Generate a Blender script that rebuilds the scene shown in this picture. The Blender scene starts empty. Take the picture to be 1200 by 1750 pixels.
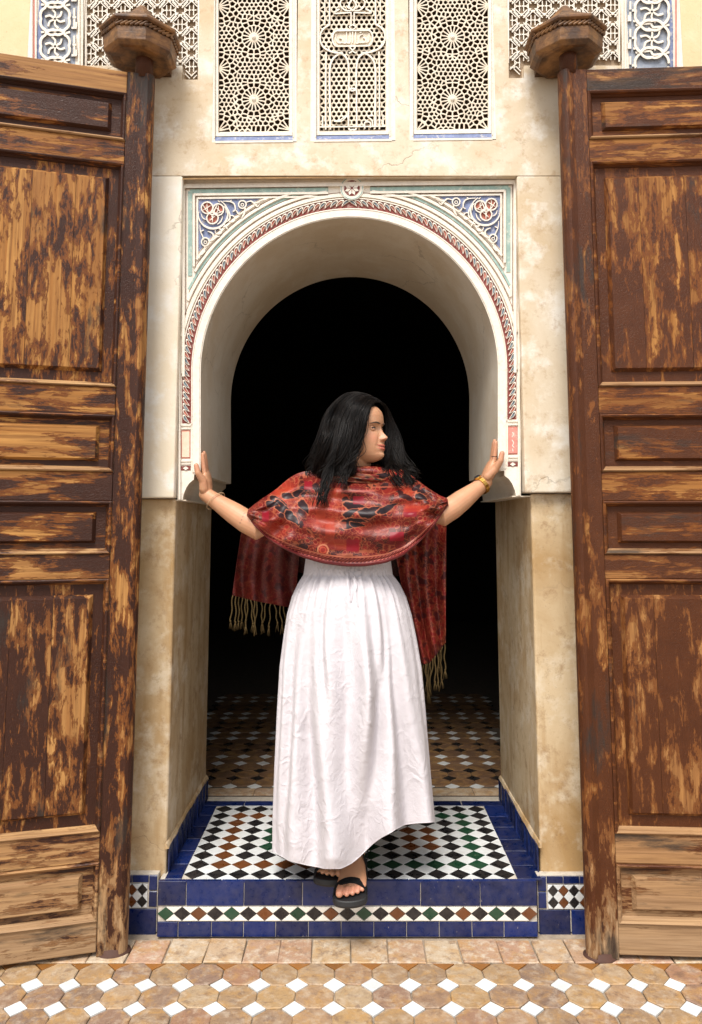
import bpy, bmesh, math, random
import numpy as np
from mathutils import Vector, Matrix
random.seed(7); rng = np.random.default_rng(7)
R = math.radians
sc = bpy.context.scene; COL = sc.collection

# ---------------------------------------------------------------- camera, sky, sun, exposure
FPX, PX0, PY0, PITCH = 1315.0, 604.0, 743.0, R(6.6)      # focal length and principal point for a 1200 x 1750 picture
CX, CY, CZ = 0.0, -2.63, 1.30
cam = bpy.data.cameras.new('camera'); cam.sensor_fit = 'VERTICAL'; cam.sensor_height = 36.0
cam.lens = FPX / 1750 * 36.0; cam.clip_start = .05; cam.clip_end = 400
cam.shift_x = -(PX0 - 600) / 1750; cam.shift_y = -(875 - PY0) / 1750
camo = bpy.data.objects.new('camera', cam); COL.objects.link(camo)
camo.location = (CX, CY, CZ); camo.rotation_euler = (R(90) + PITCH, 0, 0); sc.camera = camo

SUN_EL, SUN_AZ = R(57), R(-16)                # sun stands behind the camera, a little to the left, through thin cloud
world = bpy.data.worlds.new('World'); sc.world = world; world.use_nodes = True
wn = world.node_tree.nodes; wl = world.node_tree.links
sky = wn.new('ShaderNodeTexSky'); sky.sky_type = 'NISHITA'; sky.sun_disc = False
sky.sun_elevation = SUN_EL; sky.sun_rotation = math.pi - SUN_AZ; sky.air_density = 1.0; sky.dust_density = 3.0; sky.ozone_density = 1.0
hs = wn.new('ShaderNodeHueSaturation'); hs.inputs['Saturation'].default_value = .22; hs.inputs['Value'].default_value = 1.0
wl.new(sky.outputs[0], hs.inputs['Color']); wl.new(hs.outputs[0], wn['Background'].inputs['Color'])
wn['Background'].inputs['Strength'].default_value = .14
sun = bpy.data.lights.new('sun', 'SUN'); sun.energy = 2.2; sun.angle = R(24); sun.color = (1, .95, .87)
suno = bpy.data.objects.new('sun', sun); COL.objects.link(suno); suno.location = (0, -6, 8)
_d = Vector((math.sin(SUN_AZ) * math.cos(SUN_EL), -math.cos(SUN_AZ) * math.cos(SUN_EL), math.sin(SUN_EL)))
suno.rotation_euler = _d.to_track_quat('Z', 'Y').to_euler()
sc.view_settings.view_transform = 'Standard'; sc.view_settings.look = 'None'
sc.view_settings.gamma = 1; sc.view_settings.exposure = 0.72; sc.view_settings.use_curve_mapping = False
sc.render.engine = 'CYCLES'; sc.cycles.max_bounces = 6; sc.cycles.use_denoising = True

# ---------------------------------------------------------------- measuring: photo pixel -> point on a real plane
_c, _s = math.cos(PITCH), math.sin(PITCH)
def _dir(px, py):
    u = PY0 - py
    return (px - PX0, FPX * _c - u * _s, FPX * _s + u * _c)
def P(px, py, Y):                       # on the vertical plane y = Y
    d = _dir(px, py); t = (Y - CY) / d[1]
    return (CX + d[0] * t, Y, CZ + d[2] * t)
def PZ(px, py, z):                      # on the horizontal plane z
    d = _dir(px, py); t = (z - CZ) / d[2]
    return (CX + d[0] * t, CY + d[1] * t, z)
def A(px, py, Y):                       # the facade is built a touch out of level
    return P(px, py - .012 * (px - 597), Y)

# ---------------------------------------------------------------- mesh builder
def catmull(pts, n=6, closed=False):
    p = [np.array(q, float) for q in pts]
    if len(p) < 3 and not closed: return [tuple(q) for q in p]
    out = []; m = len(p)
    rngs = range(m) if closed else range(m - 1)
    for i in rngs:
        if closed: a, b, c, d = p[i - 1], p[i], p[(i + 1) % m], p[(i + 2) % m]
        else: a, b, c, d = p[max(i - 1, 0)], p[i], p[i + 1], p[min(i + 2, m - 1)]
        for k in range(n):
            t = k / n
            out.append(tuple(.5 * (2 * b + (c - a) * t + (2 * a - 5 * b + 4 * c - d) * t * t + (3 * b - a - 3 * c + d) * t ** 3)))
    if not closed: out.append(tuple(p[-1]))
    return out
class MB:
    def __init__(s): s.v = []; s.f = []; s.m = []
    def add(s, vs, fs, mi=0):
        o = len(s.v); s.v += [tuple(map(float, q)) for q in vs]
        s.f += [tuple(i + o for i in f) for f in fs]; s.m += [mi] * len(fs)
    def box(s, x0, x1, y0, y1, z0, z1, mi=0):
        s.add([(x0,y0,z0),(x1,y0,z0),(x1,y1,z0),(x0,y1,z0),(x0,y0,z1),(x1,y0,z1),(x1,y1,z1),(x0,y1,z1)],
              [(0,3,2,1),(4,5,6,7),(0,1,5,4),(1,2,6,5),(2,3,7,6),(3,0,4,7)], mi)
    def hexa(s, a, b, mi=0):             # two quads (front, back) joined
        s.add(list(a) + list(b), [(0,1,2,3),(7,6,5,4),(0,4,5,1),(1,5,6,2),(2,6,7,3),(3,7,4,0)], mi)
    def prism(s, front, back, mi=0, cap_back=True):
        n = len(front); s.add(list(front) + list(back), [tuple(range(n))] + ([tuple(range(2*n-1, n-1, -1))] if cap_back else []) +
              [((i+1) % n, i, n + i, n + (i+1) % n) for i in range(n)], mi)
    def stroke(s, pts, w, Yb, Yf, mi=0, closed=False, taper=.72, mapf=A, ends=1.0):
        # a carved strap along a line drawn on the wall: broad at the back, narrower at the front
        q = np.array(pts, float); n = len(q)
        if closed: t = np.roll(q, -1, 0) - np.roll(q, 1, 0)
        else: t = np.gradient(q, axis=0)
        L = np.hypot(t[:,0], t[:,1]); L[L == 0] = 1; t /= L[:,None]; nn = np.stack([-t[:,1], t[:,0]], 1)
        ws = np.full(n, w / 2.0)
        if ends < 1 and not closed:
            for k in range(n):
                e = min(k, n - 1 - k) / max(1, (n - 1) * .35); ws[k] *= ends + (1 - ends) * min(1, e)
        vs = []
        for k in range(n):
            for sgn, tp, Y in ((1, 1, Yb), (1, taper, Yf), (-1, taper, Yf), (-1, 1, Yb)):
                c = q[k] + nn[k] * ws[k] * tp * sgn; vs.append(mapf(c[0], c[1], Y))
        fs = []
        for k in range(n if closed else n - 1):
            a, b = 4 * k, 4 * ((k + 1) % n)
            for j in range(3): fs.append((a + j, a + j + 1, b + j + 1, b + j))
        if not closed: fs += [(0,1,2,3)[::-1], tuple(4*(n-1) + j for j in range(4))]
        s.add(vs, fs, mi)
    def loft(s, rings, mi=0, cap=True, closed=True):
        n = len(rings[0]); o = []
        for r in rings: o += list(r)
        fs = []
        for k in range(len(rings) - 1):
            for i in range(n if closed else n - 1):
                j = (i + 1) % n; fs.append((k*n + i, k*n + j, (k+1)*n + j, (k+1)*n + i))
        if cap: fs += [tuple(range(n))[::-1], tuple((len(rings)-1)*n + i for i in range(n))]
        s.add(o, fs, mi)
    def tube(s, pts, rad, n=10, mi=0, sx=1.0, up=None, round_ends=True):
        p = [Vector(q) for q in pts]; r = list(rad) if hasattr(rad, '__len__') else [rad] * len(p)
        if round_ends:
            d0 = (p[0] - p[1]).normalized(); d1 = (p[-1] - p[-2]).normalized(); A0, A1 = [], []
            for a in (85, 60, 30):
                A0.append((p[0] + d0 * r[0] * math.sin(R(a)), r[0] * math.cos(R(a))))
            for a in (30, 60, 85):
                A1.append((p[-1] + d1 * r[-1] * math.sin(R(a)), r[-1] * math.cos(R(a))))
            p = [a for a, _ in A0] + p + [a for a, _ in A1]; r = [b for _, b in A0] + r + [b for _, b in A1]
        ref = Vector(up) if up else None; rings = []; prev = None
        for k in range(len(p)):
            t = (p[min(k+1, len(p)-1)] - p[max(k-1, 0)]).normalized()
            if prev is None:
                u = ref if ref else (Vector((0,0,1)) if abs(t.z) < .9 else Vector((1,0,0)))
            else: u = prev
            u = (u - t * u.dot(t)).normalized(); prev = u; w = t.cross(u)
            rings.append([p[k] + (u * math.cos(a) + w * math.sin(a) * sx) * r[k] for a in [2*math.pi*i/n for i in range(n)]])
        s.loft(rings, mi)
    def ball(s, c, rx, ry=None, rz=None, nu=14, nv=9, mi=0, M=None):
        ry = ry or rx; rz = rz or rx; rings = []
        for j in range(nv + 1):
            a = math.pi * (j + .001) / (nv + .002) - math.pi / 2; rr = []
            for i in range(nu):
                b = 2 * math.pi * i / nu
                q = Vector((rx*math.cos(a)*math.cos(b), ry*math.cos(a)*math.sin(b), rz*math.sin(a)))
                if M: q = M @ q
                rr.append(Vector(c) + q)
            rings.append(rr)
        s.loft(rings, mi)
    def mesh(s, name, mats, smooth=False):
        me = bpy.data.meshes.new(name); me.from_pydata(s.v, [], s.f); 
        for m in mats: me.materials.append(m)
        if len(mats) > 1: me.polygons.foreach_set('material_index', s.m)
        if smooth: me.polygons.foreach_set('use_smooth', [True] * len(me.polygons))
        bm = bmesh.new(); bm.from_mesh(me); bmesh.ops.recalc_face_normals(bm, faces=bm.faces); bm.to_mesh(me); bm.free()
        me.update(); return me
    def build(s, name, mats, parent=None, smooth=False, **kw):
        if not isinstance(mats, (list, tuple)): mats = [mats]
        return link(name, s.mesh(name, mats, smooth), parent, **kw)
def link(name, me, parent=None, loc=None, rot=None, local=False, **props):
    o = bpy.data.objects.new(name, me); COL.objects.link(o)
    if parent is not None:
        o.parent = parent
        if not local and parent.parent is None: o.matrix_parent_inverse = parent.matrix_basis.inverted()
    if loc is not None: o.location = loc
    if rot is not None: o.rotation_euler = rot
    for k, v in props.items(): o[k] = v
    return o
def thing(name, label, cat, loc=(0,0,0), rz=0, group=None):
    o = bpy.data.objects.new(name, None); COL.objects.link(o); o.empty_display_size = .1
    o.location = loc; o.rotation_euler = (0, 0, rz); o['label'] = label; o['category'] = cat
    if group: o['group'] = group
    return o
def bevel(o, w, seg=2):
    m = o.modifiers.new('bevel', 'BEVEL'); m.width = w; m.segments = seg; m.limit_method = 'ANGLE'; m.angle_limit = R(40); return o
def tile_mesh(name, poly, h, mat, bev=.0015, axis='z'):
    # a tile: outline in its own plane, top face drawn in a little and its rim eased
    c = np.mean(np.array(poly), 0); p = np.array(poly, float); d = p - c; L = np.hypot(d[:,0], d[:,1])[:,None]
    q = c + d * (1 - bev * 1.3 / L)
    if axis == 'z': f = lambda a, k: (a[0], a[1], k)
    else: f = lambda a, k: (a[0], -k, a[1])
    m = MB(); n = len(poly)
    vs = [f(a, -h) for a in p] + [f(a, -bev) for a in p] + [f(a, 0) for a in q]
    fs = [tuple(range(2*n, 3*n))] + [(i, (i+1)%n, n+(i+1)%n, n+i) for i in range(n)] + [(n+i, n+(i+1)%n, 2*n+(i+1)%n, 2*n+i) for i in range(n)]
    m.add(vs, fs); return m.mesh(name, [mat])

# ---------------------------------------------------------------- numpy value noise
def vnoise(x, y, seed=0, oct=4, rough=.5):
    r = np.random.default_rng(seed); T = r.random((256, 256)); out = 0; amp = 1; tot = 0
    x = np.asarray(x, float); y = np.asarray(y, float)
    for o in range(oct):
        xi = np.floor(x).astype(int); yi = np.floor(y).astype(int); fx = x - xi; fy = y - yi
        fx = fx*fx*(3-2*fx); fy = fy*fy*(3-2*fy)
        g = lambda a, b: T[(a + 17*o) % 256, (b + 31*o) % 256]
        out = out + amp * ((g(xi,yi)*(1-fx) + g(xi+1,yi)*fx)*(1-fy) + (g(xi,yi+1)*(1-fx) + g(xi+1,yi+1)*fx)*fy)
        tot += amp; amp *= rough; x = x * 2.03; y = y * 2.03
    return out / tot
# ---------------------------------------------------------------- materials
class G:
    def __init__(s, name):
        s.mat = bpy.data.materials.new(name); s.mat.use_nodes = True; s.t = s.mat.node_tree; s.n = s.t.nodes; s.l = s.t.links
        s.b = s.n['Principled BSDF']; s._tc = None
    def put(s, sock, v):
        if isinstance(v, bpy.types.NodeSocket): s.l.new(v, sock)
        elif v is not None:
            if hasattr(sock.default_value, '__len__') and hasattr(v, '__len__') and len(v) == 3 and len(sock.default_value) == 4: v = (*v, 1)
            sock.default_value = v
    def tc(s, k='Object'):
        if s._tc is None: s._tc = s.n.new('ShaderNodeTexCoord')
        return s._tc.outputs[k]
    def pos(s): return s.n.new('ShaderNodeNewGeometry').outputs['Position']
    def attr(s, name, obj=True):
        a = s.n.new('ShaderNodeAttribute'); a.attribute_type = 'OBJECT' if obj else 'GEOMETRY'; a.attribute_name = name
        return a.outputs['Fac'] if obj else a.outputs['Color']
    def rnd(s): return s.n.new('ShaderNodeObjectInfo').outputs['Random']
    def map(s, vec, scale=(1,1,1), loc=(0,0,0)):
        m = s.n.new('ShaderNodeMapping'); s.put(m.inputs[0], vec); s.put(m.inputs['Scale'], scale); s.put(m.inputs['Location'], loc); return m.outputs[0]
    def noise(s, vec, scale=5, detail=4, rough=.55, dist=0, col=False):
        m = s.n.new('ShaderNodeTexNoise'); s.put(m.inputs['Vector'], vec); m.inputs['Scale'].default_value = scale
        m.inputs['Detail'].default_value = detail; m.inputs['Roughness'].default_value = rough; m.inputs['Distortion'].default_value = dist
        return m.outputs['Color' if col else 'Fac']
    def vor(s, vec, scale=5, feat='F1', out='Distance', rand=1):
        m = s.n.new('ShaderNodeTexVoronoi'); m.feature = feat; s.put(m.inputs['Vector'], vec); m.inputs['Scale'].default_value = scale
        m.inputs['Randomness'].default_value = rand; return m.outputs[out]
    def ramp(s, f, stops, interp='LINEAR'):
        m = s.n.new('ShaderNodeValToRGB'); s.put(m.inputs[0], f); cr = m.color_ramp; cr.interpolation = interp
        while len(cr.elements) < len(stops): cr.elements.new(.5)
        for e, (p, c) in zip(cr.elements, stops):
            e.position = p; e.color = (c, c, c, 1) if not hasattr(c, '__len__') else (*c, 1)
        return m.outputs[0]
    def mix(s, f, a, b, mode='MIX'):
        m = s.n.new('ShaderNodeMix'); m.data_type = 'RGBA'; m.blend_type = mode
        s.put(m.inputs[0], f); s.put(m.inputs[6], a); s.put(m.inputs[7], b); return m.outputs[2]
    def m(s, op, a, b=None, c=None, clamp=False):
        m = s.n.new('ShaderNodeMath'); m.operation = op; m.use_clamp = clamp
        for i, v in enumerate((a, b, c)):
            if v is not None: s.put(m.inputs[i], v)
        return m.outputs[0]
    def vm(s, op, a, b):
        m = s.n.new('ShaderNodeVectorMath'); m.operation = op; s.put(m.inputs[0], a); s.put(m.inputs[1], b); return m.outputs[0]
    def xyz(s, v):
        m = s.n.new('ShaderNodeSeparateXYZ'); s.put(m.inputs[0], v); return m.outputs
    def bump(s, h, strength=.3, dist=.01, norm=None):
        m = s.n.new('ShaderNodeBump'); s.put(m.inputs['Height'], h); m.inputs['Strength'].default_value = strength; m.inputs['Distance'].default_value = dist
        if norm is not None: s.put(m.inputs['Normal'], norm)
        return m.outputs[0]
    def out(s, col, rough=.6, norm=None, spec=.5, **kw):
        s.put(s.b.inputs['Base Color'], col); s.put(s.b.inputs['Roughness'], rough); s.put(s.b.inputs['Specular IOR Level'], spec)
        if norm is not None: s.put(s.b.inputs['Normal'], norm)
        for k, v in kw.items(): s.put(s.b.inputs[k.replace('_', ' ')], v)
        return s.mat

def plaster(name, base, stain, pale, st=.5, dirt=None, crack=.5, streak=0.35):
    g = G(name); p = g.pos()
    big = g.noise(p, 2.3, 6, .6, .6); mid = g.noise(g.map(p, loc=(3,1,7)), 9, 6, .65); fine = g.noise(p, 60, 5, .6)
    drip = g.noise(g.map(p, (9, 9, 1.1)), 1.6, 5, .6, .3)
    c = g.mix(g.ramp(big, [(.38, 0), (.66, 1)]), base, stain)
    c = g.mix(g.m('MULTIPLY', g.ramp(drip, [(.5, 0), (.68, 1)]), streak), c, stain)
    c = g.mix(g.m('MULTIPLY', g.ramp(mid, [(.5, 0), (.64, 1)]), st), c, pale)
    if dirt: c = g.mix(g.m('MULTIPLY', g.ramp(g.noise(g.map(p, loc=(9,4,2)), 19, 9, .75), [(.53, 0), (.66, 1)]), .6), c, dirt)
    spk = g.ramp(g.noise(p, 210, 2, .5), [(.68, 0), (.74, 1)])
    c = g.mix(g.m('MULTIPLY', spk, .35), c, (.12, .08, .05))
    w2 = g.n.new('ShaderNodeVectorMath'); w2.operation = 'SCALE'; g.put(w2.inputs[0], g.noise(p, 9, 4, .6, col=True)); w2.inputs['Scale'].default_value = .13
    e = g.vor(g.vm('ADD', p, w2.outputs[0]), 2.1, 'DISTANCE_TO_EDGE')
    cm = g.m('MULTIPLY', g.ramp(e, [(0, 1), (.006, 0)]), g.ramp(g.noise(g.map(p, loc=(5,5,5)), 2.2, 2), [(.5, 0), (.6, 1)]))
    cm = g.m('MULTIPLY', cm, crack); c = g.mix(cm, c, (.10, .06, .035))
    h = g.m('ADD', g.m('MULTIPLY', mid, .6), g.m('MULTIPLY', fine, .35)); h = g.m('SUBTRACT', h, g.m('MULTIPLY', spk, .3)); h = g.m('SUBTRACT', h, cm)
    return g.out(c, g.ramp(mid, [(.3, .62), (.7, .85)]), g.bump(h, .45, .006), .3)
M = {}
M['cream'] = plaster('plaster_cream', (.67,.585,.46), (.56,.43,.275), (.76,.71,.63), .85, (.40,.25,.13))
M['smooth_wall'] = plaster('plaster_yellow', (.68,.56,.34), (.64,.50,.29), (.72,.62,.43), .4, None, .0, .1)
M['white'] = plaster('plaster_white', (.76,.70,.60), (.70,.60,.45), (.80,.77,.71), .75, None, .5, .25)
M['ochre'] = plaster('plaster_ochre', (.56,.43,.27), (.38,.235,.10), (.68,.60,.47), .5, (.28,.16,.07), .25, .9)
M['jamb'] = plaster('plaster_jamb', (.37,.222,.092), (.25,.135,.048), (.41,.27,.13), .3, (.20,.11,.045), .1, .95)
M['soffit'] = plaster('plaster_soffit', (.66,.585,.475), (.58,.48,.35), (.70,.65,.56), .4, None, .35, .5)
def paint(name, col, var=.25, wear=(.74,.68,.58), amount=.25, rough=.75):
    g = G(name); p = g.pos(); n = g.noise(p, 30, 6, .7); n2 = g.noise(g.map(p, loc=(2,3,4)), 70, 5, .7)
    c = g.mix(g.ramp(n, [(.3, 0), (.7, 1)]), [k * (1 - var) for k in col], [min(1, k * (1 + var)) for k in col])
    c = g.mix(g.m('MULTIPLY', g.ramp(n2, [(.55, 0), (.63, 1)]), amount), c, wear)
    return g.out(c, rough, g.bump(n2, .25, .003), .3)
M['stucco'] = paint('stucco_white', (.76,.70,.61), .09, (.56,.42,.30), .28)
M['carving'] = paint('carved_stucco', (.70,.62,.50), .14, (.46,.32,.20), .4)
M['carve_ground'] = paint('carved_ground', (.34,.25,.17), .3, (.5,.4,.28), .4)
M['band_ground'] = paint('band_ground', (.25,.28,.34), .3, (.5,.45,.38), .4)
M['teal'] = paint('paint_teal', (.30,.42,.38), .2, amount=.45)
M['blue_paint'] = paint('paint_blue', (.17,.205,.34), .25, amount=.35)
M['grey_blue'] = paint('paint_grey_blue', (.15,.20,.24), .3, amount=.25)
M['red_paint'] = paint('paint_red', (.42,.135,.095), .25, amount=.3)
M['pink_paint'] = paint('paint_pink', (.62,.24,.20), .12, amount=.22)
M['peach_paint'] = paint('paint_peach', (.76,.56,.43), .1, amount=.5)
M['maroon'] = paint('paint_maroon', (.20,.05,.042), .3, amount=.25)
M['lintel'] = paint('stain_shade_plaster', (.30,.175,.075), .3, (.5,.38,.22), .35)
M['line'] = paint('paint_brown_line', (.20,.11,.075), .3, amount=.3)
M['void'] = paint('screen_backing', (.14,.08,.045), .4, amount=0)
def glaze(name, col, var=.3, chip=(.5,.42,.34), rough=.13, chips=.5, dirt=.07):
    g = G(name); p = g.pos(); n = g.noise(p, 22, 5, .6); n2 = g.noise(g.map(p, loc=(1,8,3)), 95, 4, .6); r = g.rnd()
    v = g.m('ADD', g.m('MULTIPLY', n, .5), g.m('MULTIPLY', r, .5))
    c = g.mix(v, [k * (1 - var) for k in col], [min(1, k * (1 + var)) for k in col])
    ch = g.m('MULTIPLY', g.ramp(n2, [(.69, 0), (.72, 1)]), chips); c = g.mix(ch, c, chip)
    dust = g.noise(g.map(p, loc=(7,7,1)), 40, 6, .7); c = g.mix(g.m('MULTIPLY', g.ramp(dust, [(.42, 0), (.72, 1)]), dirt), c, (.38,.31,.24))
    return g.out(c, g.m('ADD', g.m('MULTIPLY', dust, .35), rough), g.bump(g.noise(p, 14, 2), .12, .006), .5)
M['t_blue'] = glaze('tile_cobalt', (.0028,.0125,.078), .85)
M['t_white'] = glaze('tile_white', (.64,.66,.66), .16, (.35,.3,.24), .2, .5, .32)
M['t_cream'] = glaze('tile_cream', (.74,.70,.62), .15, (.4,.32,.24), .3, .6)
M['t_black'] = glaze('tile_black', (.012,.011,.012), .4, rough=.12, chips=.3)
M['t_green'] = glaze('tile_green', (.009,.046,.022), .4)
M['t_brown'] = glaze('tile_brown', (.125,.040,.011), .45)
M['t_amber'] = glaze('tile_amber', (.25,.10,.02), .35)
def terra(name, stops, pale, rough=.55, patch=.5):
    g = G(name); p = g.pos(); r = g.rnd()
    w = g.n.new('ShaderNodeVectorMath'); w.operation = 'SCALE'; g.put(w.inputs[0], g.n.new('ShaderNodeObjectInfo').outputs['Location']); w.inputs['Scale'].default_value = 3.7
    q = g.vm('ADD', p, w.outputs[0])
    c = g.ramp(r, stops)
    n = g.noise(q, 16, 7, .68, .8); n2 = g.noise(g.map(q, loc=(4,2,6)), 33, 7, .7); n3 = g.noise(q, 130, 4, .7)
    c = g.mix(g.m('MULTIPLY', g.ramp(n, [(.46, 0), (.62, 1)]), .6), c, (.42,.235,.075))
    c = g.mix(g.m('MULTIPLY', g.ramp(n2, [(.48, 0), (.66, 1)]), patch), c, pale)
    c = g.mix(g.m('MULTIPLY', g.ramp(g.noise(g.map(q, loc=(8,1,3)), 24, 6, .75), [(.52, 0), (.66, 1)]), .65), c, (.14,.085,.06))
    c = g.mix(g.ramp(n3, [(.35, .25), (.5, 0)]), c, (.16,.09,.055))
    h = g.m('ADD', n2, g.m('MULTIPLY', n3, .5))
    return g.out(c, g.ramp(n2, [(.3, rough - .13), (.7, rough + .2)]), g.bump(h, .5, .004), .4)
M['terra'] = terra('terracotta_octagon', [(0, (.31,.165,.095)), (.2, (.22,.145,.105)), (.4, (.36,.235,.115)), (.6, (.185,.125,.095)), (.8, (.31,.19,.11)), (1, (.37,.27,.165))], (.48,.40,.31))
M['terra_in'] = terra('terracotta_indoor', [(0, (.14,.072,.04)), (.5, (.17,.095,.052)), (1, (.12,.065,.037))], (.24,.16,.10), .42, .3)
M['border'] = terra('terracotta_border', [(0, (.42,.25,.17)), (.35, (.45,.33,.21)), (.7, (.37,.22,.14)), (1, (.46,.37,.26))], (.56,.49,.39), .6, .75)
M['grout'] = paint('grout', (.30,.24,.18), .3, (.42,.36,.28), .4, .9)
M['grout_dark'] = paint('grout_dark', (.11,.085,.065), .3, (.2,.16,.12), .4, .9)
M['grout_pale'] = paint('grout_pale', (.50,.45,.38), .2, (.3,.24,.18), .4, .9)

def wood(name, axis, ring=False):
    # old door wood: dark paint over pale timber, worn through in streaks along the grain
    g = G(name); o = g.tc()
    seed = g.attr('seed'); wear = g.attr('wear'); tone = g.attr('tone'); grey0 = g.attr('grey'); soot = g.attr('soot'); zz = g.xyz(o)[2]; low = g.ramp(zz, [(.02, 1), (.50, 0)], 'EASE'); grey = g.m('MAXIMUM', grey0, g.m('MULTIPLY', low, .9))
    cmb = g.n.new('ShaderNodeCombineXYZ'); g.put(cmb.inputs[0], seed); g.put(cmb.inputs[2], g.m('MULTIPLY', seed, 1.7))
    v = g.vm('ADD', o, cmb.outputs[0])
    st = (1, 1, .27) if axis == 'z' else (.17, 1, 1)
    st2 = (1, 1, .035) if axis == 'z' else (.03, 1, 1)
    s = g.map(v, st); s2 = g.map(v, st2)
    grain = g.noise(s2, 120, 4, .6, .4); wide = g.noise(s2, 34, 3, .5, 1.2)
    wn_ = g.m('ADD', g.m('MULTIPLY', g.noise(s, 29, 10, .70, .35), .60), g.m('MULTIPLY', g.noise(g.map(v, (1,1,.5) if axis == 'z' else (.4,1,1)), 7.5, 6, .66, .3), .38))
    wn_ = g.m('ADD', wn_, g.m('MULTIPLY', g.m('SUBTRACT', grain, .5), .10))
    k = g.m('ADD', g.m('ADD', wn_, g.m('SUBTRACT', wear, .5)), g.m('MULTIPLY', low, .055))
    k = g.m('ADD', k, g.m('MULTIPLY', g.m('SUBTRACT', g.noise(s, 95, 5, .7), .5), .13))
    m1 = g.ramp(k, [(.466, 0), (.484, 1)]); m2 = g.ramp(k, [(.508, 0), (.528, 1)])
    pcol = g.mix(g.noise(g.map(v, loc=(3,2,1)), 12, 6, .7), g.mix(tone, (.018,.0068,.0050), (.048,.0120,.0032)), g.mix(tone, (.046,.0165,.0100), (.120,.036,.0080)))
    stain = g.mix(g.noise(s, 20, 5, .6), (.088,.0235,.0050), (.205,.067,.0135))
    timber = g.mix(g.ramp(wide, [(.35, 0), (.62, 1)]), (.31,.128,.028), (.49,.25,.072))
    timber = g.mix(g.ramp(grain, [(.36, .75), (.58, 0)]), timber, (.17,.07,.02))
    blot = g.ramp(g.noise(g.map(s, loc=(2,7,5)), 10, 7, .68), [(.42, 0), (.66, .8)]); timber = g.mix(blot, timber, (.24,.098,.026))
    gr = g.mix(g.ramp(grain, [(.35, 0), (.62, 1)]), (.22,.15,.087), (.36,.265,.165))
    timber = g.mix(1.0, timber, g.mix(tone, (1,1,1), (.70,.60,.52)), 'MULTIPLY'); timber = g.mix(g.m('MULTIPLY', grey, .72), timber, gr)
    stain = g.mix(g.m('MULTIPLY', grey, .6), stain, (.24,.15,.075))
    c = g.mix(m1, pcol, stain); c = g.mix(m2, c, timber)
    # black weathering in patches
    bw = g.m('MULTIPLY', g.ramp(g.m('ADD', g.noise(g.map(s, loc=(6,1,3)), 9, 7, .7), soot), [(.585, 0), (.675, 1)]), .82)
    c = g.mix(bw, c, (.030,.024,.02))
    h = g.m('ADD', g.m('MULTIPLY', grain, .5), g.m('MULTIPLY', g.m('SUBTRACT', 1.0, m2), .45))
    cr = g.vor(g.map(v, (1,1,.55) if axis == 'z' else (.55,1,1)), 190, 'DISTANCE_TO_EDGE'); crk = g.m('MULTIPLY', g.ramp(cr, [(0, 1), (.09, 0)]), g.m('SUBTRACT', 1.0, m1))
    h = g.m('SUBTRACT', h, g.m('MULTIPLY', crk, .25))
    return g.out(c, g.m('ADD', .46, g.m('MULTIPLY', m2, .2)), g.bump(h, .6, .0035), .22)
M['wood_v'] = wood('worn_wood_upright', 'z'); M['wood_h'] = wood('worn_wood_level', 'x')
def capwood():
    g = G('cap_wood'); p = g.pos(); s = g.map(p, (.3,.3,1)); n = g.noise(s, 60, 6, .65, .5); b = g.noise(g.map(p, loc=(2,2,2)), 14, 6, .65)
    c = g.mix(g.ramp(n, [(.35, 0), (.65, 1)]), (.12,.048,.014), (.27,.13,.042)); c = g.mix(g.m('MULTIPLY', g.ramp(b, [(.42, 0), (.60, 1)]), .85), c, (.04,.019,.010))
    return g.out(c, .5, g.bump(n, .5, .004), .4)
M['cap'] = capwood()
def simple(name, col, rough=.6, spec=.5, var=.15, scale=40, bump=.15, **kw):
    g = G(name); p = g.pos(); n = g.noise(p, scale, 5, .6)
    return g.out(g.mix(n, [k*(1-var) for k in col], [min(1, k*(1+var)) for k in col]), rough, g.bump(n, bump, .002), spec, **kw)
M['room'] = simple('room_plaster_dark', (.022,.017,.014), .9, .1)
M['rubber'] = simple('sandal_rubber', (.012,.012,.013), .55)
M['strap'] = simple('sandal_strap', (.007,.007,.008), .8, .2, bump=.4, scale=300)
M['gold'] = simple('gold_metal', (.72,.42,.10), .28, .5, .2, 90, .1, Metallic=1.0)
M['cord'] = simple('beige_cord', (.45,.30,.17), .8)
M['iron'] = simple('iron', (.075,.036,.026), .65, .2, .4)
M['fringe'] = simple('fringe_thread', (.085,.056,.022), .9, .1, .45, 200, .5)
M['frame_wood'] = simple('frame_wood', (.30,.18,.10), .5); M['paper'] = simple('picture_paper', (.62,.55,.48), .8)
def skin():
    g = G('skin'); a = g.attr('tint', False); p = g.pos(); n = g.noise(p, 120, 4, .6); n2 = g.noise(p, 18, 3)
    c = g.mix(g.m('MULTIPLY', n2, .35), a, g.mix(1.0, a, (1.0,.86,.78), 'MULTIPLY'))
    return g.out(c, g.m('ADD', .38, g.m('MULTIPLY', n, .15)), g.bump(n, .08, .001), .45, Subsurface_Weight=.12, Subsurface_Radius=(.012,.004,.002), Subsurface_Scale=.6)
M['skin'] = skin()
def hairm():
    g = G('hair'); r = g.noise(g.map(g.tc(), (1,1,.15)), 160, 3, .6)
    return g.out(g.mix(g.ramp(r, [(.4, 0), (.7, 1)]), (.0020,.0015,.0014), (.0095,.0054,.0038)), .47, None, .20)
M['hair'] = hairm()
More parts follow.
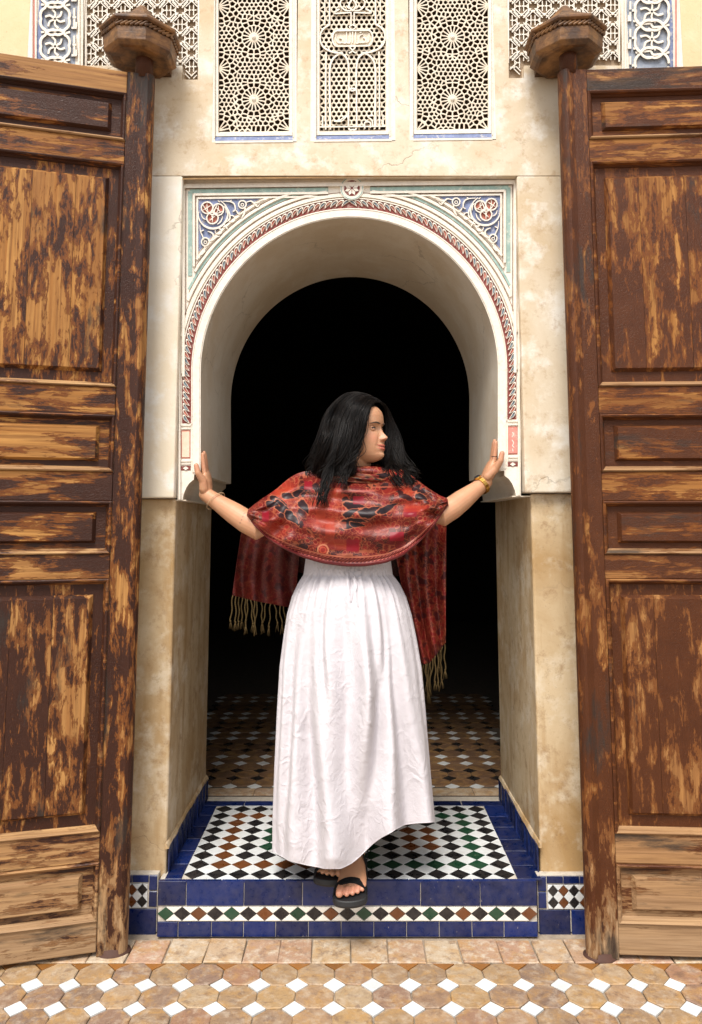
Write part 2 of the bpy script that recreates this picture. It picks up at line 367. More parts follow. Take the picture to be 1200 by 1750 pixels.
def cotton():
    g = G('white_cotton'); uv = g.tc('UV'); p = g.tc()
    w = g.n.new('ShaderNodeVectorMath'); w.operation = 'SCALE'; g.put(w.inputs[0], g.noise(p, 13, 3, .5, col=True)); w.inputs['Scale'].default_value = .10
    q = g.vm('ADD', p, w.outputs[0])
    cre = g.vor(g.map(q, (1,1,.8)), 13, 'DISTANCE_TO_EDGE'); cre2 = g.vor(g.map(q, (1.2,1,.75), (3,2,1)), 29, 'DISTANCE_TO_EDGE')
    a = g.ramp(cre, [(0, 1), (.13, 0)]); b = g.ramp(cre2, [(0, 1), (.2, 0)])
    msk = g.ramp(g.noise(p, 4.5, 3), [(.42, 0), (.62, 1)]); msk2 = g.ramp(g.noise(g.map(p, loc=(4,4,4)), 6, 3), [(.40, 0), (.62, 1)])
    n = g.noise(q, 34, 6, .66); big = g.noise(g.map(p, (1,1,.6)), 9, 3)
    h = g.m('ADD', g.m('MULTIPLY', g.m('MULTIPLY', a, msk), .42), g.m('MULTIPLY', g.m('MULTIPLY', b, msk2), .22)); h = g.m('ADD', h, g.m('MULTIPLY', n, .62)); h = g.m('ADD', h, g.m('MULTIPLY', big, .8))
    weave = g.noise(p, 900, 2)
    return g.out(g.mix(g.noise(p, 7, 3), (.53,.495,.52), (.58,.545,.565)), .85, g.bump(weave, .1, .0006, g.bump(h, .42, .011)), .15, Sheen_Weight=.1)
M['cotton'] = cotton()
def shawlm():
    g = G('shawl_weave'); a = g.attr('print', False); p = g.tc(); n = g.noise(p, 420, 2); n2 = g.noise(p, 60, 4)
    return g.out(g.mix(.25, a, g.mix(n2, (.6,.6,.6), (1.5,1.5,1.5)), 'MULTIPLY'), .42, g.bump(g.m('ADD', n, n2), .12, .002), .28)
M['shawl'] = shawlm()
# ================================================================ the place: ground, room, facade
TREAD = .169; JX = .612; BACK = .71          # door step height, half width of the doorway, wall depth
ZT = P(597, 300, 0)[2]; ZP = P(597, 845, 0)[2]; ZJ = P(597, 850, .03)[2]

# --- ground: one sheet to the far distance, tiles on it near the door
m = MB(); m.add([(-60,-60,-.006),(60,-60,-.006),(60,60,-.006),(-60,60,-.006)], [(0,1,2,3)])
ground = m.build('ground', M['grout'], None, kind='structure', label='courtyard ground paved with octagonal terracotta and small white tiles')
PT = .1074; cut = .0335; hp = PT / 2
OCT = [(-hp+cut,-hp),(hp-cut,-hp),(hp,-hp+cut),(hp,hp-cut),(hp-cut,hp),(-hp+cut,hp),(-hp,hp-cut),(-hp,-hp+cut)]
def shrink(poly, d):
    p = np.array(poly, float); L = np.hypot(p[:,0], p[:,1])[:,None]; return [tuple(q) for q in p * (1 - d / L)]
def jit(poly, a): return [(x + random.uniform(-a, a), y + random.uniform(-a, a)) for x, y in poly]
octs = [tile_mesh('terracotta_tile', jit(shrink(OCT, .0016), .0022), .006, M['terra'], .002) for _ in range(9)]
DIA = [(0,-cut),(cut,0),(0,cut),(-cut,0)]
whites = [tile_mesh('white_tile', jit(shrink(DIA, .0022), .0012), .006, M['t_white'], .001) for _ in range(4)]
Y0G = -.227
def rtilt(a=.008): return (random.gauss(0, a), random.gauss(0, a), random.gauss(0, .02))
for r_ in range(-1, 7):
    for k in range(-12, 13):
        x, y = k * PT, Y0G - r_ * PT
        if r_ >= 0:
            link('terracotta_tile', random.choice(octs), ground, (x + random.gauss(0, .001), y + random.gauss(0, .001), .001 + random.gauss(0, .0007)), (random.gauss(0,.006), random.gauss(0,.006), random.choice((0, math.pi/2, math.pi))))
        if r_ >= 0 and r_ < 6:
            link('white_tile', random.choice(whites), ground, (x + hp, y - hp, .001), rtilt(.006))
tri = tile_mesh('triangle_tile', [(-cut+.002,0),(0,-cut+.002),(cut-.002,0)], .006, M['t_amber'], .001)
for k in range(-12, 12): link('triangle_tile', tri, ground, (k * PT + hp, Y0G + hp - .002, .0005), (0,0,0))
bx = -1.42
while bx < 1.4:
    w = random.uniform(.098, .122); d = .128
    t = tile_mesh('border_tile', jit([(-w/2+.0015,-d/2),(w/2-.0015,-d/2),(w/2-.0015,d/2),(-w/2+.0015,d/2)], .0025), .006, M['border'], .0025)
    link('border_tile', t, ground, (bx + w/2, Y0G + hp + .003 + d/2, .002 + random.gauss(0,.0012)), rtilt(.008)); bx += w

# --- the room behind the doorway
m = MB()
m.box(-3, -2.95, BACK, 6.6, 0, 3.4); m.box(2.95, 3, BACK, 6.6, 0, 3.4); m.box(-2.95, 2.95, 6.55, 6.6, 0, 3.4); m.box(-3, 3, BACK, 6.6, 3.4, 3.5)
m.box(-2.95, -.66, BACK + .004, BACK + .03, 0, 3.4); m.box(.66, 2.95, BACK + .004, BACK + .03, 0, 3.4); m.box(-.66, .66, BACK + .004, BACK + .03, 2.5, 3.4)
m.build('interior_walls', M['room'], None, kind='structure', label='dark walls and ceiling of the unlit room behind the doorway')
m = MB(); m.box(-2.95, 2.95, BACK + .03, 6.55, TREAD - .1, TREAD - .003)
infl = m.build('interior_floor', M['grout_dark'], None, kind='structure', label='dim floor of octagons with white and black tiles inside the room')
th = [tile_mesh('threshold_tile', [(-w/2+.001,-.04),(w/2-.001,-.04),(w/2-.001,.04),(-w/2+.001,.04)], .004, M['border'], .002) for w in (.21, .24)]
x = -.66
while x < .66:
    w = (.21, .24)[random.randrange(2)]; link('threshold_tile', th[0 if w == .21 else 1], infl, (x + w/2, BACK + .085, TREAD + .0005)); x += w
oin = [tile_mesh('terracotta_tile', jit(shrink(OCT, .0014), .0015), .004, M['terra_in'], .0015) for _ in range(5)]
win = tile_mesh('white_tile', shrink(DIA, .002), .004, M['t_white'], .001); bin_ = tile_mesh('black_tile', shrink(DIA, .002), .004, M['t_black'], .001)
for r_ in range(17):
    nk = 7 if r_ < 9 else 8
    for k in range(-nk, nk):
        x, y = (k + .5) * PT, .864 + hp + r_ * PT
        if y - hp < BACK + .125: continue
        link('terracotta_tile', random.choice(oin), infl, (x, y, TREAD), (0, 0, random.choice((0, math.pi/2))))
    for k in range(-nk, nk + 1):
        y = .864 + r_ * PT
        if y < BACK + .125 + cut * .6: continue
        link('white_tile' if (r_ % 4) in (0, 3) else 'black_tile', win if (r_ % 4) in (0, 3) else bin_, infl, (k * PT, y, TREAD))
for (x, z, w, h, lab) in ((.82, 1.36, .26, .36, 'dim framed picture on the dark wall, right of the hair'), (-.50, 1.40, .14, .42, 'narrow pale picture in the dark room, left of the hair')):
    pf = thing('picture_frame', lab, 'picture', (x, 6.5, z), 0, 'pictures on the dark back wall')
    q = MB()
    for b in ((-w/2, w/2, -h/2, -h/2+.03), (-w/2, w/2, h/2-.03, h/2), (-w/2, -w/2+.03, -h/2+.03, h/2-.03), (w/2-.03, w/2, -h/2+.03, h/2-.03)):
        q.box(x + b[0], x + b[1], 6.5, 6.54, z + b[2], z + b[3])
    q.build('frame', M['frame_wood'], pf)
    q = MB(); q.box(x - w/2 + .03, x + w/2 - .03, 6.52, 6.54, z - h/2 + .03, z + h/2 - .03); q.build('picture', M['paper'], pf)

# --- facade
fac = thing('palace_facade', 'old stucco facade with carved arch doorway and three pierced windows above', 'facade', (0, 0, 0))
WT = 3.9; WX = 2.7
def relief_wall(x0, x1, z0, z1, holes, Yf, Yb, mat, name):
    # slab with rectangular recesses: holes = (xa, xb, za, zb, depth)
    xs = sorted({x0, x1, *[h[0] for h in holes], *[h[1] for h in holes]}); zs = sorted({z0, z1, *[h[2] for h in holes], *[h[3] for h in holes]})
    nx, nz = len(xs) - 1, len(zs) - 1; D = np.full((nx, nz), Yf)
    for i in range(nx):
        for j in range(nz):
            cx, cz = (xs[i] + xs[i+1]) / 2, (zs[j] + zs[j+1]) / 2
            for h in holes:
                if h[0] < cx < h[1] and h[2] < cz < h[3]: D[i, j] = max(D[i, j], Yf + h[4])
    m = MB()
    for i in range(nx):
        for j in range(nz):
            a, b, c, d, y = xs[i], xs[i+1], zs[j], zs[j+1], D[i, j]
            m.add([(a,y,c),(b,y,c),(b,y,d),(a,y,d)], [(0,1,2,3)])
            if i + 1 < nx and D[i+1, j] != y: y2 = D[i+1, j]; m.add([(b,y,c),(b,y2,c),(b,y2,d),(b,y,d)], [(0,1,2,3)])
            if j + 1 < nz and D[i, j+1] != y: y2 = D[i, j+1]; m.add([(a,y,d),(b,y,d),(b,y2,d),(a,y2,d)], [(0,1,2,3)])
    m.add([(x0,Yf,z0),(x1,Yf,z0),(x1,Yb,z0),(x0,Yb,z0),(x0,Yf,z1),(x1,Yf,z1),(x1,Yb,z1),(x0,Yb,z1)], [(0,1,2,3),(4,5,6,7),(0,3,7,4),(1,2,6,5),(3,2,6,7)])
    return m.build(name, mat, fac)
def XZ(px, py, Y=0): q = P(px, py, Y); return q[0], q[2]
def rect(pa, pb, Y=0):        # px corners (left, top, right, bottom)
    x0, z1 = XZ(pa[0], pa[1], Y); x1, z0 = XZ(pb[0], pb[1], Y); return x0, x1, z0, z1
TOPPX = -330
WIN = [(362, 507, 243), (530, 676, 241), (700, 848, 239)]
holes = []
for (a, b, bot) in WIN:
    xc = (XZ(a, bot)[0], XZ(b, bot)[0]); holes.append((xc[0], xc[1], XZ(a, bot)[1], WT - .25, .085))
CPL = ((143, 340), (868, 1062)); 
def colx(px, py=60): return XZ(px, py)[0]
for (a, b) in CPL:
    lo = XZ(a, 112)[1]
    holes.append((colx(a), colx(b), lo, WT - .25, .022))
# the short step that drops below the carved field
lz, lz2 = XZ(300, 112)[1], XZ(300, 136)[1]
holes.append((colx(313), colx(340), lz2, lz, .022)); holes.append((colx(868), colx(894), lz2 + .006, lz, .022))
relief_wall(-WX, WX, ZT, WT, holes, 0.0, .22, M['cream'], 'upper_wall')
xl0, xr0 = A(304, 600, 0)[0], A(891, 600, 0)[0]
def slab(name, x0, x1, y0, y1, z0, z1, mat, bv=.006):
    m = MB(); m.box(x0, x1, y0, y1, z0, z1); o = m.build(name, mat, fac); bevel(o, bv, 3); return o
slab('pilaster', -WX, xl0, 0.0, BACK, ZP - .012, ZT - .0005, M['white']); slab('pilaster', xr0, WX, 0.0, BACK, ZP + .006, ZT - .0005, M['cream'])
ZD = P(240, 1494, .03)[2]
slab('pillar', -WX, -JX, .032, BACK, 0, ZP - .014, M['ochre'], .009); slab('pillar', JX, WX, .032, BACK, 0, ZP + .004, M['ochre'], .009)
m = MB(); m.box(xl0 + .001, xr0 - .001, .20, BACK, 2.47, WT); m.box(-WX, xl0, .221, BACK, ZT, WT); m.box(xr0, WX, .221, BACK, ZT, WT); m.build('wall_core', M['soffit'], fac)

# --- arch: front sheet pierced by the opening, soffit and shaped corbels behind it
YA = .038
EC = (597, 635, 254, 263)
def ell(o, a): return (EC[0] + (EC[2] + o) * math.cos(a), EC[1] - (EC[3] + o) * math.sin(a))
low = [(312, 851), (314, 841), (318.5, 830), (324, 822), (331.5, 816), (332, 807.5), (342.6, 807), (343, 780), (343, 740), (343, 690)]
mirr = lambda q: (1194 - q[0], q[1])
arcp = [ell(0, math.pi - math.pi * k / 64) for k in range(65)]
opening = low + arcp + [mirr(q) for q in low[::-1]]
xl, xr, yt = 303.5, 890.5, 300
def outer(q):
    x, y = q
    if y >= 634: return (xl if x < 597 else xr, y)
    dx, dy = x - EC[0], y - EC[1]; t = min((xr - EC[0]) / abs(dx) if abs(dx) > 1e-6 else 9e9, (EC[1] - yt) / max(1e-6, -dy))
    return (EC[0] + dx * t, EC[1] + dy * t)
outs = [outer(q) for q in opening]
m = MB(); n = len(opening)
fi = [A(*q, YA) for q in opening]; fo = [A(*q, YA) for q in outs]; bi = [(p[0], BACK, p[2]) for p in fi]
m.add(fi + fo, [(i, i+1, n+i+1, n+i) for i in range(n-1)], 0)
# corner fill where the ray fan skips the two top corners
ia = [i for i in range(n-1) if abs(outs[i][0]-outs[i+1][0]) > .5 and abs(outs[i][1]-outs[i+1][1]) > .5]
for i in ia: m.add([A(*outs[i], YA), A(*outs[i+1], YA), A(xl if outs[i][0] < 597 else xr, yt, YA)], [(0,1,2)], 0)
m.add(fi + bi, [(i, i+1, n+i+1, n+i) for i in range(n-1)], 1)
m.add([A(303.5, 851, YA), A(312, 851, YA), A(312, 851, BACK), A(303.5, 851, BACK)], [(0,1,2,3)], 1)
m.add([A(882, 851, YA), A(890.5, 851, YA), A(890.5, 851, BACK), A(882, 851, BACK)], [(0,1,2,3)], 1)
arch = m.build('arch', [M['stucco'], M['soffit']], fac)
# underside of the corbels, lids over the wide lower doorway
for sx in (-1, 1):
    m = MB(); e = A(312 if sx < 0 else 882, 851, YA)
    m.box(min(sx*JX, e[0]) - (.012 if sx > 0 else .003), max(sx*JX, e[0]) + (.012 if sx < 0 else .003), YA + .003, BACK, e[2] - .003, e[2] + .001)
    m.build('corbel_underside', M['soffit'], fac)

q = MB(); q.hexa([A(305,303.5,.003),A(889,303.5,.003),A(889,300.6,.003),A(305,300.6,.003)], [A(305,303.5,YA-.001),A(889,303.5,YA-.001),A(889,300.6,YA-.001),A(305,300.6,YA-.001)]); q.build('stained_shade_edge', M['lintel'], fac)  # brown strip: stain and the shade under the wall edge, both as colour
# mouldings on the arch face
def arcline(o, clip, n=220):
    out, cur = [], []
    for k in range(n + 1):
        q = ell(o, math.pi - math.pi * k / n)
        if clip(q): cur.append(q)
        elif cur: out.append(cur); cur = []
    if cur: out.append(cur)
    return out
mo = MB(); ln = MB(); te = MB()
full = lambda q: True
def legs(o, y1): return [[(EC[0]-EC[2]-o, y) for y in np.linspace(y1, 640, 8)], [(EC[0]+EC[2]+o, y) for y in np.linspace(640, y1, 8)]]
def band(mb, o, w, h, clip=full, y1=None, Yb=YA+.001, taper=.6):
    for L in arcline(o, clip):
        if len(L) < 3: continue
        if y1: a, b = legs(o, y1); L = a + L + b
        mb.stroke(L, w, Yb, YA - h, taper=taper)
top = lambda lo, x0, x1: (lambda q: q[1] > lo and x0 < q[0] < x1)
band(mo, 15.2, 2.4, .005, y1=722); band(mo, 33.0, 2.6, .006, clip=top(300, 307, 887))
band(mo, 8, 13, .0035, y1=804, taper=.9)
band(mo, 38.5, 6.5, .007, clip=top(324, 311, 883), taper=.7); band(ln, 43.2, 1.6, .0006, clip=top(325.5, 313, 881))
band(mo, 47.2, 6.0, .006, clip=top(327, 321, 873)); band(ln, 51.3, 1.5, .0006, clip=top(329, 322, 872))
band(te, 54.0, 4.2, .0012, clip=top(325, 322, 872), taper=1); band(mo, 59.5, 5.5, .007, clip=top(328, 331, 863)); band(ln, 63.4, 1.4, .0006, clip=top(332, 333, 861))
band(mo, 68.5, 4.5, .007, clip=top(333.5, 336, 858), taper=.75); band(ln, 71.6, 1.2, .0006, clip=top(334.5, 337, 857))
def frame_line(mb, x, y, yb, w, h, xe=None, Yb=YA+.001, taper=.8, gap=None):
    # an upside-down U: down the left, along the top, down the right; the roundel breaks the inner ones
    L = [[(x, yb), (x, (y + yb) / 2), (x, y)], [(x, y), (560, y), (561 if gap else 597, y)], [(1194-x, y), (1194-x, (y+yb)/2), (1194-x, yb)], [(633 if gap else 597, y), (640, y), (1194-x, y)]]
    for i, l in enumerate(L): mb.stroke(l, w, Yb, YA - h - i * .0002, taper=taper)
frame_line(mo, 307, 312.2, 850, 3.0, .010, taper=.9); frame_line(mo, 313.5, 315.6, 640, 5.5, .011); frame_line(ln, 317.9, 319.3, 560, 1.4, .0006, gap=1)
frame_line(te, 325, 323.5, 468, 7.0, .0022, gap=1, taper=1); frame_line(mo, 331.3, 329.2, 452, 4.6, .008, gap=1); frame_line(ln, 334.7, 332.4, 458, 1.3, .0006, gap=1)
frame_line(mo, 337.6, 335.6, 440, 3.2, .006)
for q in (mo,): q.build('arch_moulding', M['stucco'], arch)
ln.build('painted_line', M['line'], arch); te.build('teal_band', M['teal'], arch)
# rope of teardrops round the arch
bk = MB()
L = legs(24, 720); bk.stroke(L[0] + arcline(24, full)[0] + L[1], 15.5, YA + .001, YA - .0008, taper=1); bk.build('rope_ground', M['maroon'], arch)
def drop_mesh(col, sgn, nm):
    out = []; ax = np.array((.0300, .0225)); L_ = np.hypot(*ax); ax = ax / L_; nr = np.array((-ax[1], ax[0]))
    for k in range(14):
        a = 2 * math.pi * k / 14; t = (1 - math.cos(a)) / 2       # 0 = round head ahead and outside, 1 = tail
        p_ = ax * (.5 - t) * L_ + nr * (.0066 * math.sin(a) * (1 - .60 * t ** 1.4) + .0030 * math.sin(t * 3.14)) * (1 if math.sin(a) != 9 else 1)
        out.append((sgn * p_[0], p_[1]))
    m = MB(); n = 14; c = np.mean(out, 0); inn = [tuple(c + (np.array(q) - c) * .72) for q in out]
    F = lambda a, y: [(q[0], y, q[1]) for q in a]
    m.add(F(out, 0) + F(out, -.005) + F(inn, -.006) + F(inn, -.0025), [(r*n+i, r*n+(i+1)%n, (r+1)*n+(i+1)%n, (r+1)*n+i) for r in range(3) for i in range(n)], 0)
    m.add(F(inn, -.0025), [tuple(range(n))], 1)
    return m.mesh('teardrop', [M['stucco'], col])
DM = {(c, s): drop_mesh(M[c], s, 'd') for c in ('red_paint', 'grey_blue') for s in (1, -1)}
path = legs(24, 717)[0] + [ell(24, math.pi - math.pi * k / 400) for k in range(1, 200)] + [ell(24, math.pi / 2)]
pp = np.array(path); seg = np.r_[0, np.cumsum(np.hypot(*np.diff(pp, axis=0).T))]
nd = 53
for side in (1, -1):
    for k in range(nd):
        s_ = 4 + (seg[-1] - 10) * k / (nd - 1); x = np.interp(s_, seg, pp[:,0]); y = np.interp(s_, seg, pp[:,1])
        x2 = np.interp(s_ + 1, seg, pp[:,0]); y2 = np.interp(s_ + 1, seg, pp[:,1]); ang = math.atan2(-(y2 - y), x2 - x)   # heading in the wall
        if side < 0: x = 1194 - x
        w = A(x, y, YA)
        rot = (ang - math.pi / 2 + math.pi/2)
        ry = -(ang) if side > 0 else ang
        o = link('teardrop', DM[('red_paint' if k % 2 else 'grey_blue', side)], arch, (w[0], YA - .0006, w[2]), (0, ry, 0))
# stops at the foot of the rope
for sx, fill in ((0, 'peach_paint'), (1, 'pink_paint')):
    mx = (lambda x: x) if not sx else (lambda x: 1194 - x)
    def pq(x0, x1, y0, y1): return sorted((mx(x0), mx(x1))) + [y0, y1]
    def slabq(mb, x0, x1, y0, y1, Yb, Yf):
        a, b, y0, y1 = pq(x0, x1, y0, y1); mb.hexa([A(a,y1,Yf),A(b,y1,Yf),A(b,y0,Yf),A(a,y0,Yf)], [A(a,y1,Yb),A(b,y1,Yb),A(b,y0,Yb),A(a,y0,Yb)])
    q = MB(); slabq(q, 309.5, 325.5, 732, 780, YA + .001, YA - .0015); q.build('rope_stop', M['red_paint'], arch)
    q = MB(); slabq(q, 311 + sx*-1, 324 + sx, 734, 778, YA, YA - .003); q.build('stop_panel', M[fill], arch)
    q = MB(); slabq(q, 309, 326, 722, 724.2, YA, YA - .0045); slabq(q, 309, 326, 727.5, 730, YA, YA - .0045); slabq(q, 309, 326, 783, 785.5, YA, YA - .0045); slabq(q, 309, 326, 788.5, 790.5, YA, YA - .0045); q.build('stop_fillet', M['stucco'], arch)
    q = MB(); slabq(q, 309, 326, 793, 800.5, YA + .001, YA - .0012); q.build('stop_base', M['maroon'], arch)
    q = MB(); c = (mx(317.5), 796.8); q.prism([A(c[0]+dx, c[1]+dy, YA - .004) for dx, dy in ((-5,0),(0,3.4),(5,0),(0,-3.4))], [A(c[0]+dx, c[1]+dy, YA) for dx, dy in ((-5,0),(0,3.4),(5,0),(0,-3.4))]); q.build('stop_diamond', M['stucco'], arch)
    if sx:  # peeled white scribbles on the pink panel
        q = MB()
        for l in ([(876,742),(878,746),(875,750)], [(875,755),(878,760),(876,765),(879,768)], [(876,770),(877,775)]): q.stroke(catmull(l,4), 1.3, YA, YA - .0036, taper=1)
        q.build('peeled_paint', M['stucco'], arch)
# blue spandrels with arabesque
def z2p(x, y): return (290 + x / 3.636, 290 + y / 3.636)
sp_in = [ell(73, math.pi - math.pi * k / 240) for k in range(241)]
sp_in = [q for q in sp_in if q[0] > 338.5 and q[1] > 336 and q[0] < 597]
S = [ # arabesque straps in enlarged-photo units: (points, closed, width)
 ([(233+36*math.cos(t),226+36*math.sin(t)) for t in np.linspace(0,6.1,14)],1,9), ([(302+34*math.cos(t),238+36*math.sin(t)) for t in np.linspace(0,6.1,14)],1,9),
 ([(266+36*math.cos(t),290+36*math.sin(t)) for t in np.linspace(0,6.1,14)],1,9),
 ([(270+92*math.cos(t),264+92*math.sin(t)) for t in np.linspace(-1.05,3.3,22)],0,13), ([(205,205),(235,250),(268,268),(330,250)],0,8), ([(210,240),(233,226),(256,212)],0,6), ([(285,222),(302,238),(318,256)],0,6), ([(250,306),(266,290),(284,276)],0,6), ([(233,200),(233,226),(240,250)],0,6), ([(302,210),(302,238),(290,262)],0,6), ([(266,318),(266,290),(258,268)],0,6), ([(196,262),(206,288),(226,300)],0,7), ([(330,280),(318,312),(296,330)],0,8), ([(300,200),(280,240),(262,300)],0,8),
 ([(188,330),(192,372),(204,400),(215,432)],0,8), ([(222+24*math.cos(t),438+26*math.sin(t)) for t in np.linspace(0,6.1,12)],1,9), ([(222+9*math.cos(t),440+9*math.sin(t)) for t in np.linspace(0,5.6,8)],1,6),
 ([(244,432),(268,425),(290,408),(312,404)],0,12), ([(236,372),(262,382),(272,400),(262,424)],0,10), ([(216,462),(218,490),(206,510),(188,520),(186,540)],0,9), ([(206,502),(222,496)],0,13),
 ([(350,215),(372,262),(372,300),(345,318)],0,10), ([(385+20*math.cos(t),296+20*math.sin(t)) for t in np.linspace(-2.4,3.2,12)],0,9), ([(303+20*math.cos(t),372+18*math.sin(t)) for t in np.linspace(-2.2,3.6,12)],0,9),
 ([(332,348),(356,336),(374,322)],0,14), ([(340,330),(352,346),(360,362)],0,10), ([(300,352),(318,366)],0,9), ([(300,182),(312,192)],0,14), ([(330,186),(378,190),(402,206),(408,240),(392,252)],0,9), ([(372,190),(386,180)],0,15),
 ([(452+24*math.cos(t),208+24*math.sin(t)) for t in np.linspace(0,6.1,12)],1,9), ([(452+9*math.cos(t),210+9*math.sin(t)) for t in np.linspace(0,5.6,8)],1,6), ([(470,228),(464,262),(448,292)],0,13), ([(412,242),(432,268),(462,252)],0,10),
 ([(476,196),(505,188),(528,205),(545,222),(560,206)],0,10), ([(520,200),(548,196),(566,184),(588,180)],0,11), ([(196,372),(212,364)],0,14), ([(330,220),(348,228),(352,262)],0,8)]
for sx in (0, 1):
    f = (lambda q: q) if not sx else mirr
    corner = (338.5, 336.5)
    poly = [corner] + sp_in[::-1][0:0] + [(sp_in[-1][0], 336.5)] + sp_in[::-1] + [(338.5, sp_in[0][1])]
    q = MB(); q.add([A(*f(c), YA - .0008) for c in poly], [tuple(range(len(poly)))]); spd = q.build('spandrel', M['blue_paint'], arch)
    q = MB()
    for c_ in ((233,226,30),(302,238,28),(266,290,30)):
        pc = [f(z2p(c_[0]+c_[2]*math.cos(t), c_[1]+c_[2]*math.sin(t))) for t in np.linspace(0, 2*math.pi, 15)[:-1]]
        q.add([A(*p_, YA - .0014 - .0002*c_[2]/30*(c_[0] % 7)) for p_ in pc], [tuple(range(14))])
    q.build('trefoil_ground', M['red_paint'], arch)
    q = MB()
    for i, (pts, cl, w) in enumerate(S):
        pz = [f(z2p(*c)) for c in (pts if cl else catmull(pts, 5))]
        q.stroke(pz, w / 3.636 * 1.12, YA + .001, YA - .0085 - .0009 * random.random(), closed=bool(cl), taper=.7, ends=.45)
    q.build('arabesque', M['stucco'], arch)
# roundel over the crown
def disc(mb, c, r, Yb, Yf, n=28, mi=0): mb.prism([A(c[0]+r*math.cos(2*math.pi*k/n), c[1]+r*math.sin(2*math.pi*k/n), Yf) for k in range(n)], [A(c[0]+r*math.cos(2*math.pi*k/n), c[1]+r*math.sin(2*math.pi*k/n), Yb) for k in range(n)], mi)
rc = (601.5, 321.5)
q = MB(); disc(q, rc, 20.5, YA + .001, YA - .0095); q.build('roundel', M['stucco'], arch)
q = MB(); q.stroke([(rc[0]+18.6*math.cos(t), rc[1]+18.6*math.sin(t)) for t in np.linspace(0, 2*math.pi, 33)[:-1]], 1.6, YA, YA - .0103, closed=True, taper=1); q.build('roundel_ring', M['teal'], arch)
q = MB(); disc(q, rc, 13.6, YA, YA - .0100); q.build('roundel_ground', M['maroon'], arch)
q = MB()
for k in range(8):
    a = k * math.pi / 4 + .39; b = [(1.6, 0), (8.2, 2.9), (12.8, 0), (8.2, -2.9)]
    pr = [(rc[0] + u*math.cos(a) - v*math.sin(a), rc[1] + u*math.sin(a) + v*math.cos(a)) for u, v in b]
    q.prism([A(*c, YA - .0125) for c in pr], [A(*c, YA - .0098) for c in pr])
q.build('roundel_star', M['stucco'], arch)

# --- pierced windows
def clip_half(poly, p, nrm):
    out = []
    for i in range(len(poly)):
        a, b = poly[i], poly[(i+1) % len(poly)]; da = (a[0]-p[0])*nrm[0] + (a[1]-p[1])*nrm[1]; db = (b[0]-p[0])*nrm[0] + (b[1]-p[1])*nrm[1]
        if da <= 0: out.append(a)
        if da * db < 0: t = da / (da - db); out.append((a[0]+(b[0]-a[0])*t, a[1]+(b[1]-a[1])*t))
    return out
def vor_plate(mb, seeds, box, rib, Yf, depth, solid=(), mapf=A, near=26):
    sd = np.array(seeds); x0, x1, y0, y1 = box
    for i, s_ in enumerate(sd):
        poly = [(x0,y0),(x1,y0),(x1,y1),(x0,y1)]; d = np.hypot(*(sd - s_).T); idx = np.argsort(d)[1:near]
        for j in idx:
            poly = clip_half(poly, (sd[j] + s_) / 2, sd[j] - s_)
            if len(poly) < 3: break
        if len(poly) < 3: continue
        q = np.array(poly); keep = [k for k in range(len(q)) if np.hypot(*(q[k] - q[k-1])) > .25]; q = q[keep]
        if len(q) < 3: continue
        c = q.mean(0); n = len(q); F = [mapf(a[0], a[1], Yf) for a in q]
        if i in solid: mb.add(F, [tuple(range(n))]); continue
        inr = min(abs(np.cross(q[(k+1)%n]-q[k], c-q[k])) / max(.01, np.hypot(*(q[(k+1)%n]-q[k]))) for k in range(n))
        s2 = max(.2, 1 - rib / 2 / max(inr, .1)); w = c + (q - c) * s2
        # true inset: each side moved in by half a rib
        nm = []
        for k in range(n):
            e_ = q[(k+1)%n] - q[k]; e_ = e_ / np.hypot(*e_); m_ = np.array((-e_[1], e_[0])); m_ = m_ if m_ @ (c - q[k]) > 0 else -m_; nm.append((m_, m_ @ q[k] + rib / 2))
        wt = []
        for k in range(n):
            (m0, d0), (m1, d1) = nm[k-1], nm[k]; det = m0[0]*m1[1] - m0[1]*m1[0]
            if abs(det) < .12: wt = None; break
            wt.append(((d0*m1[1] - d1*m0[1]) / det, (m0[0]*d1 - m1[0]*d0) / det))
        if wt is not None:
            wt = np.array(wt)
            if all(m_ @ p_ - d_ > -1e-6 for p_ in wt for m_, d_ in nm): w = wt
        c2 = w.mean(0); w2 = c2 + (w - c2) * .95
        mb.add(F + [mapf(a[0], a[1], Yf + .0008) for a in w] + [mapf(a[0], a[1], Yf + depth) for a in w2],
               [(k, (k+1)%n, n+(k+1)%n, n+k) for k in range(n)] + [(n+k, n+(k+1)%n, 2*n+(k+1)%n, 2*n+k) for k in range(n)])
YW = .022
def ring_pts(c, r, n, ph): return [(c[0] + r*math.cos(2*math.pi*k/n + ph), c[1] + r*math.sin(2*math.pi*k/n + ph)) for k in range(n)]
